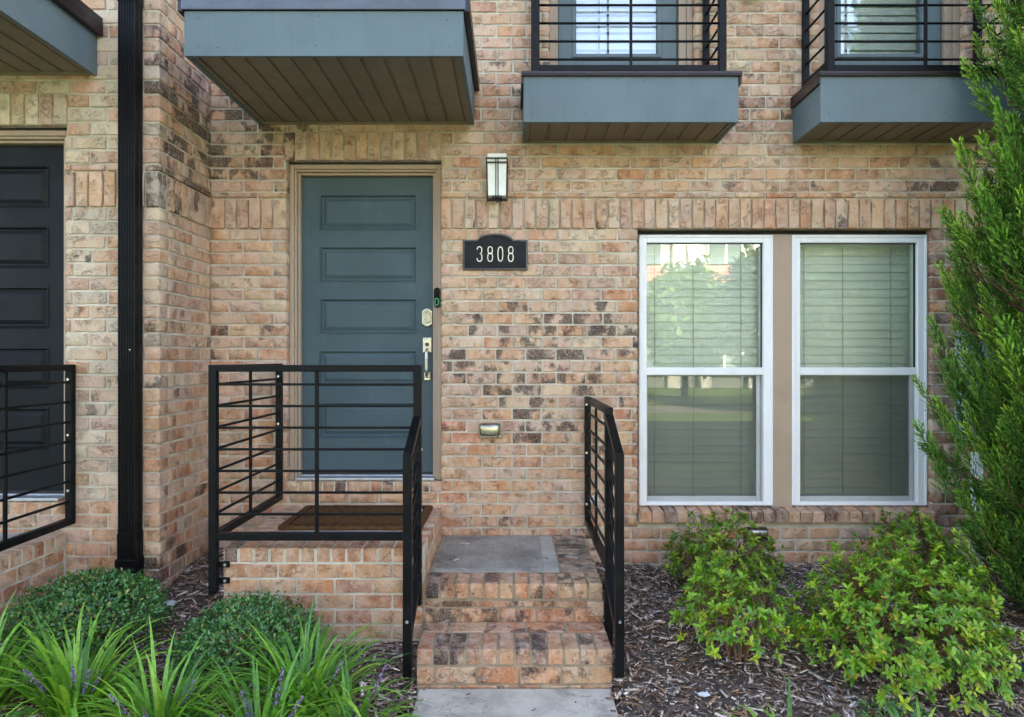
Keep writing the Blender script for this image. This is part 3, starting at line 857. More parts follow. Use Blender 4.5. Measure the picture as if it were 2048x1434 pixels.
def balcony(parent, x0, label, blindmat, wide):
    x1 = x0 + 1.33; yf = -.418; z0 = 3.0626; zt = 3.347; t = .022
    c = empty('balcony', (x0 + .66, 0, z0)); c.parent = parent; c.matrix_parent_inverse = Matrix.Translation(-parent.location); tag(c, label)
    def cb(m, n, mt, **k):
        o = m.build(n, mt, None, **k); o.parent = c; o.matrix_parent_inverse = Matrix.Translation(-c.location); return o
    cb(B(x0, x1, yf, yf + t, z0, zt), 'front_fascia', M['fascia'], bevel=.002)
    cb(B(x0 + .001, x0 + t, yf + t, .004, z0, zt), 'side_fascia', M['fascia'], bevel=.002)
    cb(B(x1 - t, x1 - .001, yf + t, .004, z0, zt), 'side_fascia', M['fascia'], bevel=.002)
    cb(fasc_nails(MB(), [(x0 + f * 1.33, yf, z0 + h) for f, h in ((.04, .05), (.29, .055), (.58, .055), (.965, .04), (.3, .26), (.56, .255))]), 'nail', M['interior'])
    cb(MB().box(x0 - .014, x1 + .02, yf - .018, .003, zt + .006, zt + .026).box(x0 - .014, x1 + .02, yf - .018, yf - .006, zt - .004, zt + .006).box(x0 - .014, x0 - .002, yf - .006, .003, zt - .05, zt + .006).box(x1 + .004, x1 + .02, yf - .006, .003, zt - .05, zt + .006), 'cap_flashing', M['brown'], bevel=.003)
    cb(B(x0 + t, x1 - t, yf + t, 0, zt - .06, zt + .01), 'deck', M['brown'])
    zc = z0 + .012; n = 10; a0, a1 = x0 + t + .02, x1 - t - .02
    for i in range(n):
        p0 = a0 + (a1 - a0) * i / n; p1 = a0 + (a1 - a0) * (i + 1) / n
        cb(MB().box(p0 + .004, p1 - .012, yf + t + .008, -.016, zc, zc + .012), 'soffit_plank', M['soffit_vent'], bevel=.003, seg=1)
    cb(B(x0 + t, x1 - t, yf + t, -.001, zc + .009, zc + .02), 'soffit_backing', M['soffit'])
    m = MB().box(x0 + t, x1 - t, -.016, -.001, zc - .011, zc + .012).box(x0 + t + .001, x0 + t + .018, yf + t + .001, -.016, zc - .004, zc + .012).box(x1 - t - .018, x1 - t - .001, yf + t + .001, -.016, zc - .004, zc + .012)
    cb(m, 'soffit_channel', M['soffit'])
    # railing
    yr = -.372; zb = zt + .026; ztop = zb + 1.07
    px0, px1 = x0 + .078, x1 - .088; pw = .046
    for px in (px0, px1):
        cb(B(px - pw/2, px + pw/2, yr - pw/2, yr + pw/2, zb - .002, ztop), 'post', M['black'], bevel=.004)
        cb(B(px - .02, px + .02, -.045, -.005, zb + .04, ztop), 'wall_post', M['black'], bevel=.004)
        cb(MB().box(px - .02, px + .02, yr + pw/2, -.045, zb + .045, zb + .085), 'side_rail', M['black'], bevel=.004)
        cb(B(px - .021, px + .021, yr + pw/2, -.002, ztop, ztop + .04), 'side_rail', M['black'], bevel=.004)
    cb(B(px0 + pw/2, px1 - pw/2, yr - .02, yr + .02, zb + .018, zb + .056), 'bottom_rail', M['black'], bevel=.004)
    cb(B(px0 - pw/2, px1 + pw/2, yr - .021, yr + .021, ztop + .001, ztop + .041), 'top_rail', M['black'], bevel=.004)
    mid = (px0 + px1) / 2 + .01
    cb(B(mid - .0085, mid + .0085, yr - .021, yr - .004, zb + .02, ztop), 'baluster', M['black'], bevel=.002)
    k = 0; zz = zb + .098
    while zz < ztop - .05:
        cb(MB().tube([(px0, yr + .004, zz), (px1, yr + .004, zz)], .0075, 8), 'bar', M['black'], smooth=True)
        for px in (px0, px1):
            cb(MB().tube([(px, yr, zz), (px, -.02, zz)], .0075, 8), 'bar', M['black'], smooth=True)
        zz += .1135
    # door behind
    ox0, ox1 = x0 + .184, x0 + 1.174
    d = empty('balcony_door', (ox0, .1, 3.37)); d.parent = parent; d.matrix_parent_inverse = Matrix.Translation(-parent.location)
    tag(d, 'grey blue glazed balcony door')
    def dbb(m, n, mt, **k):
        o = m.build(n, mt, None, **k); o.parent = d; o.matrix_parent_inverse = Matrix.Translation(-d.location); return o
    zt2 = 5.4
    for w0, w1, ya in ((.002, .040, .05), (.040, .062, .07)):
        m = MB().box(ox0 + w0, ox0 + w1, ya, .16, 3.36, zt2).box(ox1 - w1 - (.03 if w1 > .05 else 0), ox1 - w0, ya, .16, 3.36, zt2)
        dbb(m, 'casing', M['trim'], bevel=.004)
    a, b = ox0 + .066, ox1 - .1
    g0, g1 = a + .125, b - .135
    m = MB().box(a, g0, .1, .145, 3.38, zt2).box(g1, b, .1, .145, 3.38, zt2).box(g0, g1, .1, .145, 3.38, 3.715)
    dbb(m, 'leaf', M['fascia'], bevel=.003)
    m = MB().box(g0 - .028, g0, .09, .102, 3.69, zt2).box(g1, g1 + .028, .09, .102, 3.69, zt2).box(g0, g1, .09, .102, 3.69, 3.716)
    dbb(m, 'glazing_bead', M['fascia'], bevel=.004)
    dbb(MB().box(g0 - .005, g1 + .005, .118, .122, 3.70, zt2), 'pane', M['glass_up'])
    if wide:
        m = MB().box(g0 + .155, g0 + .168, .1235, .13, 3.72, zt2)
        dbb(m, 'muntin', M['teal'])
    for i in range(12):
        zc = 3.735 + i * .062
        dbb(MB().bar((g0 + .002, .165, zc), (g1 - .002, .165, zc), .004, .052, up=(0, .35 if wide else .1, 1)), 'blind_slat', blindmat)
    dbb(B(g0 - .02, g1 + .02, .155, .18, 3.69, 3.715), 'blind_rail', blindmat)
    dbb(B(ox0, ox1, .2, .204, 3.35, zt2), 'curtain', M['slat_white'] if wide else M['slat'])
    return c
balcony(house, .071, 'small balcony between the canopy and the conifer side balcony', M['slat_white'], True)
balcony(house, 1.908, 'small balcony half hidden by the conifer', M['slat'], False)

# ------------------------------------------------------------------ downspout
ds = empty('downspout', (-2.185, PY - .05, .38)); ds.parent = left; ds.matrix_parent_inverse = Matrix.Translation(-left.location)
tag(ds, 'black corrugated downspout')
def dsb(m, n, mt, **k):
    o = m.build(n, mt, None, **k); o.parent = ds; o.matrix_parent_inverse = Matrix.Translation(-ds.location); return o
def pipe_prof(x0, x1, yb, yf, amp):
    n = 6; p = [(x0, yb)]
    p += [(x0, yf)]
    w_ = (x1 - x0 - .012) / n
    for i in range(n):
        a = x0 + .006 + i * w_
        p += [(a, yf), (a + w_ * .25, yf + amp), (a + w_ * .5, yf + amp), (a + w_ * .75, yf)]
    p += [(x1, yf), (x1, yf + .025), (x1 - amp, yf + .032), (x1 - amp, yf + .045), (x1, yf + .052), (x1, yb)]
    return p
def vert_prism(prof, z0, z1):
    m = MB(); n = len(prof)
    m.v = [(x, y, z0) for x, y in prof] + [(x, y, z1) for x, y in prof]
    m.f = [(i, (i+1) % n, n + (i+1) % n, n + i) for i in range(n)] + [tuple(range(n))[::-1], tuple(range(n, 2*n))]
    return m
PX0_, PX1_ = -2.238, -2.140
dsb(vert_prism(pipe_prof(PX0_, PX1_, PY - .016, PY - .094, .005), .60, 3.66), 'pipe', M['pipe'])
dsb(vert_prism(pipe_prof(PX0_ - .003, PX1_ + .003, PY - .014, PY - .097, .005), 3.63, 6.6), 'upper_pipe', M['pipe'])
dsb(vert_prism(pipe_prof(PX0_ - .003, PX1_ + .003, PY - .014, PY - .097, .005), .46, .605), 'lower_pipe', M['pipe'])
dsb(B(PX0_ - .010, PX1_ + .008, PY - .112, PY - .008, .415, .462), 'adapter_collar', M['pipe'], bevel=.006)
m = MB(); a = [(PX0_ - .012, PX1_ + .008, PY - .112, PY - .010, .42), (PX0_ - .03, PX1_ + .012, PY - .17, PY - .02, .375), (PX0_ - .032, PX1_ + .014, PY - .19, PY - .05, .22)]
for (x0, x1, yf, yb, zc) in a: m.v += [(x0, yf, zc), (x1, yf, zc), (x1, yb, zc), (x0, yb, zc)]
for k in range(2):
    for q in range(4): m.f.append((k*4+q, k*4+(q+1) % 4, k*4+4+(q+1) % 4, k*4+4+q))
m.f += [(0, 1, 2, 3), (8, 9, 10, 11)]
dsb(m, 'boot', M['pipe'], bevel=.006)
for zs in (2.0,):
    dsb(MB().tube([(PX1_ - .03, PY - .096, zs - .35), (PX1_ - .03, PY - .09, zs - .35)], .004, 6), 'rivet', M['bolt'])

# ------------------------------------------------------------------ brick steps
def rowlock_run(L, a, b, fn, name='rowlock_brick', n=None, pal=None, dark=.2, r=None):
    n = n or round((b - a) / .0825)
    for i in range(n):
        p = a + (b - a) * (i + .5) / n
        fn(i, p, (b - a) / n - .010)
def mkcol(pal, d0, d1):
    c = rng.choice(pal); j = rng.uniform(.85, 1.06)
    return (*tuple(q * j for q in c), min(.9, rng.uniform(d0, d1) * 1.3))
STEP = [srgb(*c) for c in ((204, 138, 94), (206, 148, 106), (198, 130, 90), (198, 150, 112), (186, 130, 94), (202, 156, 116), (184, 120, 86))]
def rot_len_y(): return Matrix.Rotation(R(90), 4, 'Z')
def stoop(dx, dy, gl, label, mainone):
    s = tag(empty('brick_stoop', (dx - 1.0, dy - .5, .0)), label, 'stoop')
    x0, x1, yf, zt = dx - 1.54, dx - .472, dy - 1.0, .59
    core = MB().box(x0 + .0035, x1 - .0035, yf + .0035, dy - .004, -.1, zt - .0045).build('mortar_core', M['mortar'], s)
    L = Laid()
    # stretcher courses under the rowlock, front and right side
    zc = zt - .0765 - .010; k = 0
    while zc > 0:
        z0, z1 = zc - .0713, zc
        off = (.10 if k % 2 else 0)
        e = [x0] + [x0 + .09 + off + .203 * i for i in range(6) if x0 + .15 < x0 + .09 + off + .203 * i < x1 - .05] + [x1]
        for a, b in zip(e[:-1], e[1:]):
            L.put(Vector(((a + b) / 2, yf - rng.uniform(0, .002), (z0 + z1) / 2)), 0, b - a - .009, BD, z1 - z0, colr=mkcol(STEP, 0, .3), name='brick')
        e = [.102] + [.102 + .1 + off + .203 * i for i in range(6) if .102 + .1 + off + .203 * i < .93] + [.98]
        for a, b in zip(e[:-1], e[1:]):
            L.put(Vector((x1, yf + (a + b) / 2, (z0 + z1) / 2)), R(90), b - a - .009, BD, z1 - z0, colr=mkcol(STEP, 0, .35), name='brick')
        e = [.102] + [.102 + .1 + off + .203 * i for i in range(6) if .102 + .1 + off + .203 * i < .93] + [.98]
        for a, b in zip(e[:-1], e[1:]):
            L.put(Vector((x0, yf + (a + b) / 2, (z0 + z1) / 2)), R(-90), b - a - .009, BD, z1 - z0, colr=mkcol(STEP, 0, .35), name='brick')
        zc -= .0813; k += 1
    # rowlock border: front, right, left
    zm = zt - .0765 / 2
    n = 13
    for i in range(n):
        p = x0 + (x1 - x0) * (i + .5) / n
        L.put(Vector((p, yf + .0995, zm)), 0, .198, (x1 - x0) / n - .011, .0765, block=True, rot=rot_len_y(), name='rowlock_brick', colr=mkcol(STEP, 0, .18) if i else (*BRN[3], .6))
    for sx, xx in ((1, x1 - .0995), (-1, x0 + .0995)):
        nn = 9; ya, yb = yf + .208, dy - .012
        for i in range(nn):
            p = ya + (yb - ya) * (i + .5) / nn
            L.put(Vector((xx, p, zm - .001)), 0, .198, (yb - ya) / nn - .011, .0765, block=True, name='rowlock_brick', colr=mkcol(PAL[:5] + STEP, 0, .35))
    L.flush(core, 300)
    if mainone:
        B(x0 + .21, x1 - .21, yf + .21, dy - .006, zt - .02, zt - .001).build('slab', M['slab_edge'], s, bevel=.004)
    return s
stoop(0, 0, .1, 'brick stoop with rowlock edge in front of the teal door', True)
stoop(LDX, PY, .2, 'brick stoop in front of the dark door', True)

st = tag(empty('front_steps', (.01, -.7, .0)), 'two low brick steps with weathered concrete landing beside the stoop', 'steps')
SX0, SX1 = -.466, .486
core = MB().box(SX0 - .012, SX1 - .0035, -.9965, -.003, -.1, .3955).box(SX0 + .0075, SX1 - .0035, -1.3455, -.99, -.1, .1955).build('mortar_core', M['mortar_old'], st)
L = Laid()
DK = (0.1, .55)
n = 12                                           # landing nosing
for i in range(n):
    p = SX0 + (SX1 - SX0) * (i + .5) / n
    L.put(Vector((p, -.9005, .4 - .0405)), 0, .199, (SX1 - SX0) / n - .010, .081, block=True, rot=rot_len_y(), name='rowlock_brick', colr=mkcol(STEP, .25, .6) if i else (*BRN[3], .7))
def course(yf, x0, x1, z0, z1, off, d0, d1, nm='brick'):
    e = [x0] + [x0 + off + .203 * i for i in range(7) if x0 + .05 < x0 + off + .203 * i < x1 - .05] + [x1]
    for a, b in zip(e[:-1], e[1:]):
        L.put(Vector(((a + b) / 2, yf - rng.uniform(0, .002), (z0 + z1) / 2)), 0, b - a - .010, BD, z1 - z0, colr=mkcol(STEP, d0, d1), name=nm)
course(-1.0, SX0, SX1, .278, .308, .09, .4, .8)
course(-1.0, SX0, SX1, .196, .268, .19, .35, .7)
for i in range(9):                               # right border of the landing, laid flat
    p = -.79 + .785 * (i + .5) / 9
    L.put(Vector((SX1 - .105, p, .4 - .036)), 0, .205, .785 / 9 - .008, .072, block=True, name='border_brick', colr=mkcol([srgb(150, 126, 104), srgb(132, 112, 96), srgb(160, 130, 106)], .35, .7))
for k in range(5):                               # right cheek of the steps
    z1 = .31 - k * .0813
    for i in range(5):
        L.put(Vector((SX1, -.90 + .203 * i + (.1 if k % 2 else 0) - .03, z1 - .036)), R(90), .193, BD, .0713, colr=mkcol(STEP, .1, .5))
x0 = SX0 + .004
n = 12
for i in range(n):                               # lower tread
    p = x0 + (SX1 - x0) * (i + .5) / n
    L.put(Vector((p, -1.2495, .2 - .0375)), 0, .199, (SX1 - x0) / n - .010, .075, block=True, rot=rot_len_y(), name='rowlock_brick', colr=mkcol(STEP + BRN[:1], .05, .55) if i not in (2, 7) else (*BRN[1], .75))
e = [x0, x0 + .13, x0 + .333, x0 + .536, x0 + .739, SX1]
for a, b in zip(e[:-1], e[1:]):
    L.put(Vector(((a + b) / 2, -1.070, .2 - .036)), 0, b - a - .010, .132, .071, block=True, name='tread_brick', colr=mkcol(STEP, .1, .5))
course(-1.349, x0, SX1, .036, .114, .09, .1, .5)
course(-1.349, x0, SX1, -.045, .026, .19, .1, .5)
for k, zq in enumerate((.075, -.01)):
    for i in range(2):
        L.put(Vector((SX1, -1.165 + .18 * i - .02, zq)), R(90), .15, BD, .0713, colr=mkcol(STEP, .1, .4))
        L.put(Vector((x0, -1.165 + .18 * i - .02, zq)), R(-90), .15, BD, .0713, colr=mkcol(STEP, .1, .4))
L.flush(core, 300)
B(SX0 + .002, .270, -.796, -.006, .36, .398).build('landing_slab', M['concrete'], st, bevel=.004)
m = MB().box(SX0 + .03, .268, -.794, -.735, .38, .4005).box(.185, .268, -.735, -.03, .38, .4005)
m.build('tooled_edge', M['slab_edge'], st, bevel=.002)

# ------------------------------------------------------------------ iron railings
def rail_tools(root):
    def rb(m, n, mt=M['black'], **k): return m.build(n, mt, root, **k)
    def post(x, y, z0, z1, w=.042, nm='post'): return rb(B(x - w/2, x + w/2, y - w/2, y + w/2, z0, z1), nm, bevel=.004)
    def rail(p, q, nm, w=.042, h=.036): return rb(MB().bar(p, q, w, h), nm, bevel=.004)
    def bar(p, q): return rb(MB().bar(p, q, .013, .013), 'bar', bevel=.002)
    def bolt(x, y, zc, ax):
        d = Vector(ax) * .004
        return rb(MB().tube([Vector((x, y, zc)) - d * .2, Vector((x, y, zc)) + d], .0075, 8), 'bolt', M['bolt'])
    return rb, post, rail, bar, bolt
def stoop_railing(dx, dy, label, stairs):
    root = tag(empty('iron_railing', (dx - 1.03, dy - 1.02, .1)), label, 'railing')
    rb, post, rail, bar, bolt = rail_tools(root)
    xl, xr, yf, yw = dx - 1.575, dx - .498, dy - 1.030, dy - .024
    zt, zb = 1.566, .642
    post(xl, yf, .36, zt)
    post(xr, yf, .30, zt)
    rail((xl + .021, yf, zt - .018), (xr - .021, yf, zt - .018), 'top_rail')
    rail((xl + .021, yf, zb + .020), (xr - .021, yf, zb + .020), 'bottom_rail', .040, .040)
    mid = xl + .545
    rb(B(mid - .0085, mid + .0085, yf - .012, yf + .010, zb + .02, zt - .036), 'baluster', bevel=.002)
    zs = [1.463 - .1143 * i for i in range(7)]
    for zz in zs: bar((xl, yf + .004, zz), (xr, yf + .004, zz))
    for px in ((xl,) if stairs else (xl, xr)):
        post(px, yw, zb, zt - .0, .040, 'wall_post')
        rail((px, yf + .021, zt - .018), (px, yw - .02, zt - .018), 'side_rail', .040, .036)
        rail((px, yf + .021, zb + .020), (px, yw - .02, zb + .020), 'side_rail', .040, .040)
        for zz in zs: bar((px, yf, zz), (px, yw, zz))
        rb(B(px - .008, px + .008, (yf + yw)/2 - .008, (yf + yw)/2 + .008, zb + .02, zt - .02), 'baluster', bevel=.002)
        for zz in (1.48, 1.16, .84): bolt(px + .0, yw - .021, zz, (0, -1, 0))
    for zz in (.405, .49):                        # tabs screwed to the stoop
        rb(B(xl + .015, xl + .075, dy - 1.012, dy - 1.0, zz, zz + .032), 'bracket', bevel=.003)
        bolt(xl + .052, dy - 1.013, zz + .016, (0, -1, 0))
    if stairs: stair_flight(root, xr, yf, 1.303)
    return root
def stair_flight(root, x, yb, ztop):
    rb, post, rail, bar, bolt = rail_tools(root)
    y1 = -1.372; sl = (1.137 - 1.310) / (.345)
    za = ztop; zb_ = ztop + sl * (yb - .021 - y1)
    post(x, y1, .085, zb_ + .004)
    p, q = Vector((x, yb - .021, za - .02)), Vector((x, y1 - .0, zb_ - .012))
    rail(p, q, 'handrail', .042, .036)
    for i in range(1, 7):
        dz = Vector((0, 0, -.1143 * i)); bar(p + dz, q + dz)
    dz = Vector((0, 0, -.85)); rail(p + dz, q + dz, 'stringer_rail', .040, .042)
    for zz in (1.12, .80, .48): bolt(x + (.0215 if x < 0 else -.0215), yb - .002, zz, (1 if x < 0 else -1, 0, 0))
    bolt(x, y1 - .0215, .35, (0, -1, 0))
stoop_railing(0, 0, 'black iron railing around the stoop of the teal door with short handrail', True)
stoop_railing(LDX + .062, PY, 'black iron railing around the stoop of the dark door', False)
rr = tag(empty('iron_railing', (.512, -.6, .1)), 'black iron railing along the concrete landing and steps, beside the window', 'railing')
rb, post, rail, bar, bolt = rail_tools(rr)
XR = .512
post(XR, -.024, .478, 1.342, .040, 'wall_post')
post(XR, -1.02, .09, 1.342)
rail((XR, -.044, 1.324), (XR, -.999, 1.324), 'top_rail')
rail((XR, -.044, .498), (XR, -.999, .498), 'bottom_rail', .040, .040)
for i in range(7): bar((XR, -.03, 1.235 - .1075 * i), (XR, -1.0, 1.235 - .1075 * i))
rb(B(XR - .008, XR + .008, -.49, -.474, .51, 1.31), 'baluster', bevel=.002)
for zz in (1.29, .965, .62): bolt(XR - .01, -.045, zz, (0, -1, 0))
rb(B(XR - .03, XR - .01, -.99, -.95, .36, .40), 'bracket', bevel=.003)
stair_flight(rr, XR, -1.02, 1.310)

# ------------------------------------------------------------------ door mat
mt_ = tag(empty('doormat', (-.94, -.33, .59)), 'brown coir doormat on the stoop', 'doormat')
def rrect(x0, x1, y0, y1, r_, n=5):
    p = []
    for cx, cy, a in ((x1 - r_, y1 - r_, 0), (x0 + r_, y1 - r_, 90), (x0 + r_, y0 + r_, 180), (x1 - r_, y0 + r_, 270)):
        for i in range(n + 1):
            t = R(a + 90 * i / n); p.append((cx + r_ * math.cos(t), cy + r_ * math.sin(t)))
    return p
def hprism(poly, z0, z1):
    m = MB(); n = len(poly)
    m.v = [(x, y, z0) for x, y in poly] + [(x, y, z1) for x, y in poly]
    m.f = [(i, (i+1) % n, n + (i+1) % n, n + i) for i in range(n)] + [tuple(range(n))[::-1], tuple(range(n, 2*n))]
    return m
hprism(rrect(-1.385, -.53, -.63, -.04, .03), .589, .612).build('pile', M['mat'], mt_, bevel=.006)
m = MB()
for a, b in (((-1.33, -.57), (-.585, -.57)), ((-1.33, -.10), (-.585, -.10)), ((-1.33, -.57), (-1.33, -.10)), ((-.585, -.57), (-.585, -.10))):
    m.bar((*a, .612), (*b, .612), .012, .003)
m.build('border_line', M['matline'], mt_)

# ------------------------------------------------------------------ wall lamps
def wall_lamp(x, zb, label):
    root = tag(empty('wall_lamp', (x, 0, zb)), label, 'lamp', 'wall lamps')
    def lb(m, n, mt, **k): return m.build(n, mt, root, **k)
    h = .306; y0 = -.012
    lb(B(x - .073, x + .073, -.022, -.004, zb + .012, zb + h - .03), 'back_plate', M['bronze'], bevel=.003)
    # tapered opal box
    m = MB(); a = [(.059, -.108, -.022, zb + .028), (.064, -.118, -.022, zb + h)]
    for w_, yf, yb, zc in a: m.v += [(x - w_, yf, zc), (x + w_, yf, zc), (x + w_, yb, zc), (x - w_, yb, zc)]
    m.f = [(0, 1, 5, 4), (1, 2, 6, 5), (2, 3, 7, 6), (3, 0, 4, 7), (3, 2, 1, 0), (4, 5, 6, 7)]
    lb(m, 'glass_shade', M['lampglass'], bevel=.004)
    for zz in (zb + h - .034, zb + h - .062):
        m = MB().box(x - .073, x + .073, -.128, -.120, zz - .005, zz + .005).box(x - .073, x - .066, -.120, -.02, zz - .005, zz + .005).box(x + .066, x + .073, -.120, -.02, zz - .005, zz + .005)
        lb(m, 'cage_band', M['bronze'], bevel=.0015)
    for sx in (-.0075, .0075):
        lb(MB().bar((x + sx, -.124, zb + h - .03), (x + sx, -.110, zb + .02), .006, .006), 'cage_bar', M['bronze'], bevel=.001)
    lb(MB().box(x - .034, x + .034, -.10, -.02, zb + .016, zb + .0285), 'base', M['bronze'], bevel=.002)
    lb(MB().tube([(x, -.066, zb + .018), (x, -.066, zb + .006), (x, -.066, zb - .01)], [.010, .010, .006], 10), 'finial', M['bronze'])
    return root
wall_lamp(-.100, 2.655, 'black caged wall lamp with white glass above the house number plaque')
wall_lamp(1.615, 4.035, 'dark underside of a wall lamp on the brick between the two balconies')

# ------------------------------------------------------------------ house number
pq = tag(empty('house_number_plaque', (-.115, 0, 2.2)), 'black arched plaque with cream numbers 3808 on the brick', 'plaque')
s2 = 297.
def px(x, y): return ((x - 1024) / s2, 1.6 - (y - 717) / s2)
def plaque_poly(i):
    x0, z0 = px(925, 539); x1, z1 = px(1055.5, 478); zt = px(0, 465)[1]
    c = (x0 + x1) / 2; p = [(x0 + i, z0 + i), (x1 - i, z0 + i), (x1 - i, z1 - i)]
    aw = .134 - i * .6; n = 14; sh = .12 - i * .4
    top = zt - i
    p.append((c + aw, z1 - i))
    for k in range(n + 1):
        t = k / n; xx = c + sh * 1.0 * (1 - 2 * t)
        p.append((xx * 1.0, z1 - i + .004 + (top - z1 + i - .004) * (1 - (1 - 2 * t) ** 2) ** .62))
    p.append((c - aw, z1 - i)); p.append((x0 + i, z1 - i))
    return p
m = MB(); prof = [(0, -.002), (0, -.014), (.004, -.018), (.011, -.018), (.016, -.010)]
polys = [plaque_poly(i) for i, _ in prof]; n = len(polys[0])
for (i, yy), p in zip(prof, polys): m.v += [(x, yy, zc) for x, zc in p]
for k in range(len(prof) - 1):
    for q in range(n): m.f.append((k*n+q, k*n+(q+1) % n, (k+1)*n+(q+1) % n, (k+1)*n+q))
m.build('rim', M['plaque_rim'], pq)
m = MB(); m.prism(plaque_poly(.014), -.0105, -.004).build('field', M['plaque'], pq)
def ribbon(pts, wd, closed, y0, y1):
    m = MB(); n = len(pts); P = [Vector(p) for p in pts]; ins, out = [], []
    for i in range(n):
        a = P[(i - 1) % n] if closed or i > 0 else P[i]; b = P[(i + 1) % n] if closed or i < n - 1 else P[i]
        d = (b - a).normalized(); nn = Vector((-d.y, d.x)) * wd / 2
        ins.append(P[i] + nn); out.append(P[i] - nn)
    m.v = [(p.x, y0, p.y) for p in ins] + [(p.x, y0, p.y) for p in out] + [(p.x, y1, p.y) for p in ins] + [(p.x, y1, p.y) for p in out]
    for i in range(n if closed else n - 1):
        j = (i + 1) % n
        m.f += [(i, j, n + j, n + i), (i, 2*n + i, 2*n + j, j), (n + i, n + j, 3*n + j, 3*n + i)]
    if not closed: m.f += [(0, n, 3*n, 2*n), (n - 1, 3*n - 1, 4*n - 1, 2*n - 1)]
    return m
def ell(cx, cz, rx, rz, a0, a1, n, p=2.0):
    o = []
    for i in range(n + 1):
        t = R(a0 + (a1 - a0) * i / n); c, s = math.cos(t), math.sin(t)
        o.append((cx + rx * math.copysign(abs(c) ** (2/p), c), cz + rz * math.copysign(abs(s) ** (2/p), s)))
    return o
zd0, zd1 = px(0, 522)[1], px(0, 491)[1]; dh = zd1 - zd0
for ch, xc in (('3', 958.5), ('8', 980), ('0', 1000.5), ('8', 1021.5)):
    c = px(xc, 0)[0]; w_ = .0165
    if ch == '0': ms = [ribbon(ell(c, (zd0 + zd1)/2, w_, dh/2 - .004, 0, 360, 28, 2.5)[:-1], .0062, True, -.0145, -.009)]
    elif ch == '8': ms = [ribbon(ell(c, zd0 + dh*.29, w_, dh*.27, 0, 360, 22, 2.4)[:-1], .006, True, -.0145, -.009), ribbon(ell(c, zd0 + dh*.75, w_*.9, dh*.225, 0, 360, 22, 2.4)[:-1], .006, True, -.0149, -.009)]
    else: ms = [ribbon(ell(c, zd0 + dh*.75, w_*.95, dh*.225, 170, -88, 18, 2.4) + ell(c, zd0 + dh*.28, w_, dh*.255, 84, -172, 20, 2.4), .0062, False, -.0145, -.009)]
    mm = MB()
    for q in ms: mm.add(q.v, q.f)
    mm.build('digit', M['digit'], pq)
for xx in (-.3, .08): pass

# ------------------------------------------------------------------ small fittings on the wall
def hooded_cover(x, zc, label):
    root = tag(empty('wall_cover', (x, 0, zc)), label, 'wall fitting')
    w_, h = .078, .052
    MB().box(x - w_, x + w_, -.012, .003, zc - h, zc + h).build('back_plate', M['chrome'], root, bevel=.006)
    m = MB()
    rows = [(.92, 1.0, -.012), (.90, .96, -.05), (.80, .78, -.075)]
    for a, b, y in rows:
        for qx, qz in ((-1, -1), (1, -1), (1, 1), (-1, 1)): m.v.append((x + qx * w_ * a, y, zc + .004 + qz * h * b * (.82 if qz < 0 else .95)))
    for k in range(2):
        for q in range(4): m.f.append((k*4+q, k*4+(q+1) % 4, k*4+4+(q+1) % 4, k*4+4+q))
    m.f += [(8, 9, 10, 11)]
    m.build('hood', M['chrome'], root, bevel=.014, seg=4, smooth=True)
    MB().tube([(x + .052, -.012, zc - .044), (x + .052, -.016, zc - .044)], .005, 8).build('screw', M['bronze'], root)
    return root
hooded_cover(-.150, 1.111, 'small chrome hooded cover on the brick between the teal door and the railing')
hooded_cover(1.655, .405, 'small chrome hooded cover low on the brick under the window sill')
hb = tag(empty('hose_bib', (.555, 0, .645)), 'small white hose tap on the brick behind the railing', 'tap')
MB().tube([(.555, .004, .645), (.555, -.05, .645), (.555, -.065, .63)], [.012, .012, .010], 10).build('spout', M['chrome'], hb)
m = MB()
for k in range(12):
    t0, t1 = 2*math.pi*k/12, 2*math.pi*(k+1)/12
    m.bar((.555 + .026*math.cos(t0), -.055, .652 + .026*math.sin(t0)), (.555 + .026*math.cos(t1), -.055, .652 + .026*math.sin(t1)), .008, .008)
for k in range(3):
    t0 = math.pi*k/3; m.bar((.555 - .026*math.cos(t0), -.055, .652 - .026*math.sin(t0)), (.555 + .026*math.cos(t0), -.055, .652 + .026*math.sin(t0)), .005, .006)
m.build('hand_wheel', M['paper'], hb)
mb_ = tag(empty('utility_meter', (3.35, 0, 1.1)), 'grey metal electric meter cabinet behind the conifer', 'meter')
B(3.01, 3.78, -.13, .004, 1.06, 1.785).build('cabinet', M['meter'], mb_, bevel=.008)
B(3.16, 3.77, -.142, -.131, 1.08, 1.77).build('cover', M['meter'], mb_, bevel=.006)
MB().tube([(3.36, -.142, 1.555), (3.36, -.16, 1.555)], .092, 28).build('meter_ring', M['chrome'], mb_, bevel=.003)
m = MB(); m.tube([(3.36, -.16, 1.555), (3.36, -.22, 1.555), (3.36, -.235, 1.555)], [.08, .078, .06], 28); m.build('meter_dome', M['lampglass'], mb_, smooth=False)
B(3.30, 3.42, -.165, -.142, 1.38, 1.40).build('latch', M['digit'], mb_, bevel=.003)
MB().tube([(3.12, -.06, 1.06), (3.12, -.06, .05)], .036, 14).build('conduit', M['white'], mb_, smooth=True)
MB().tube([(3.12, -.06, 1.01), (3.12, -.06, .98)], .0372, 14).build('label_band', M['redlabel'], mb_)

# ------------------------------------------------------------------ mulch chips
def blocked(x, y):
    return ((-1.56 < x < -.45 and y > -1.01) or (-.5 < x < .50 and y > -1.36) or (-.45 < x < .475 and y < -1.34) or (x < -2.045 and y > PY)
            or (LDX - 1.55 < x < LDX - .46 and y > PY - 1.01))
N = 52000
X = nrg.uniform(-3.6, 4.2, N); Y = nrg.uniform(-2.45, .0, N)
keep = np.array([not blocked(a, b) for a, b in zip(X, Y)])
X, Y = X[keep], Y[keep]; n = len(X)
Z = gz(X, Y)
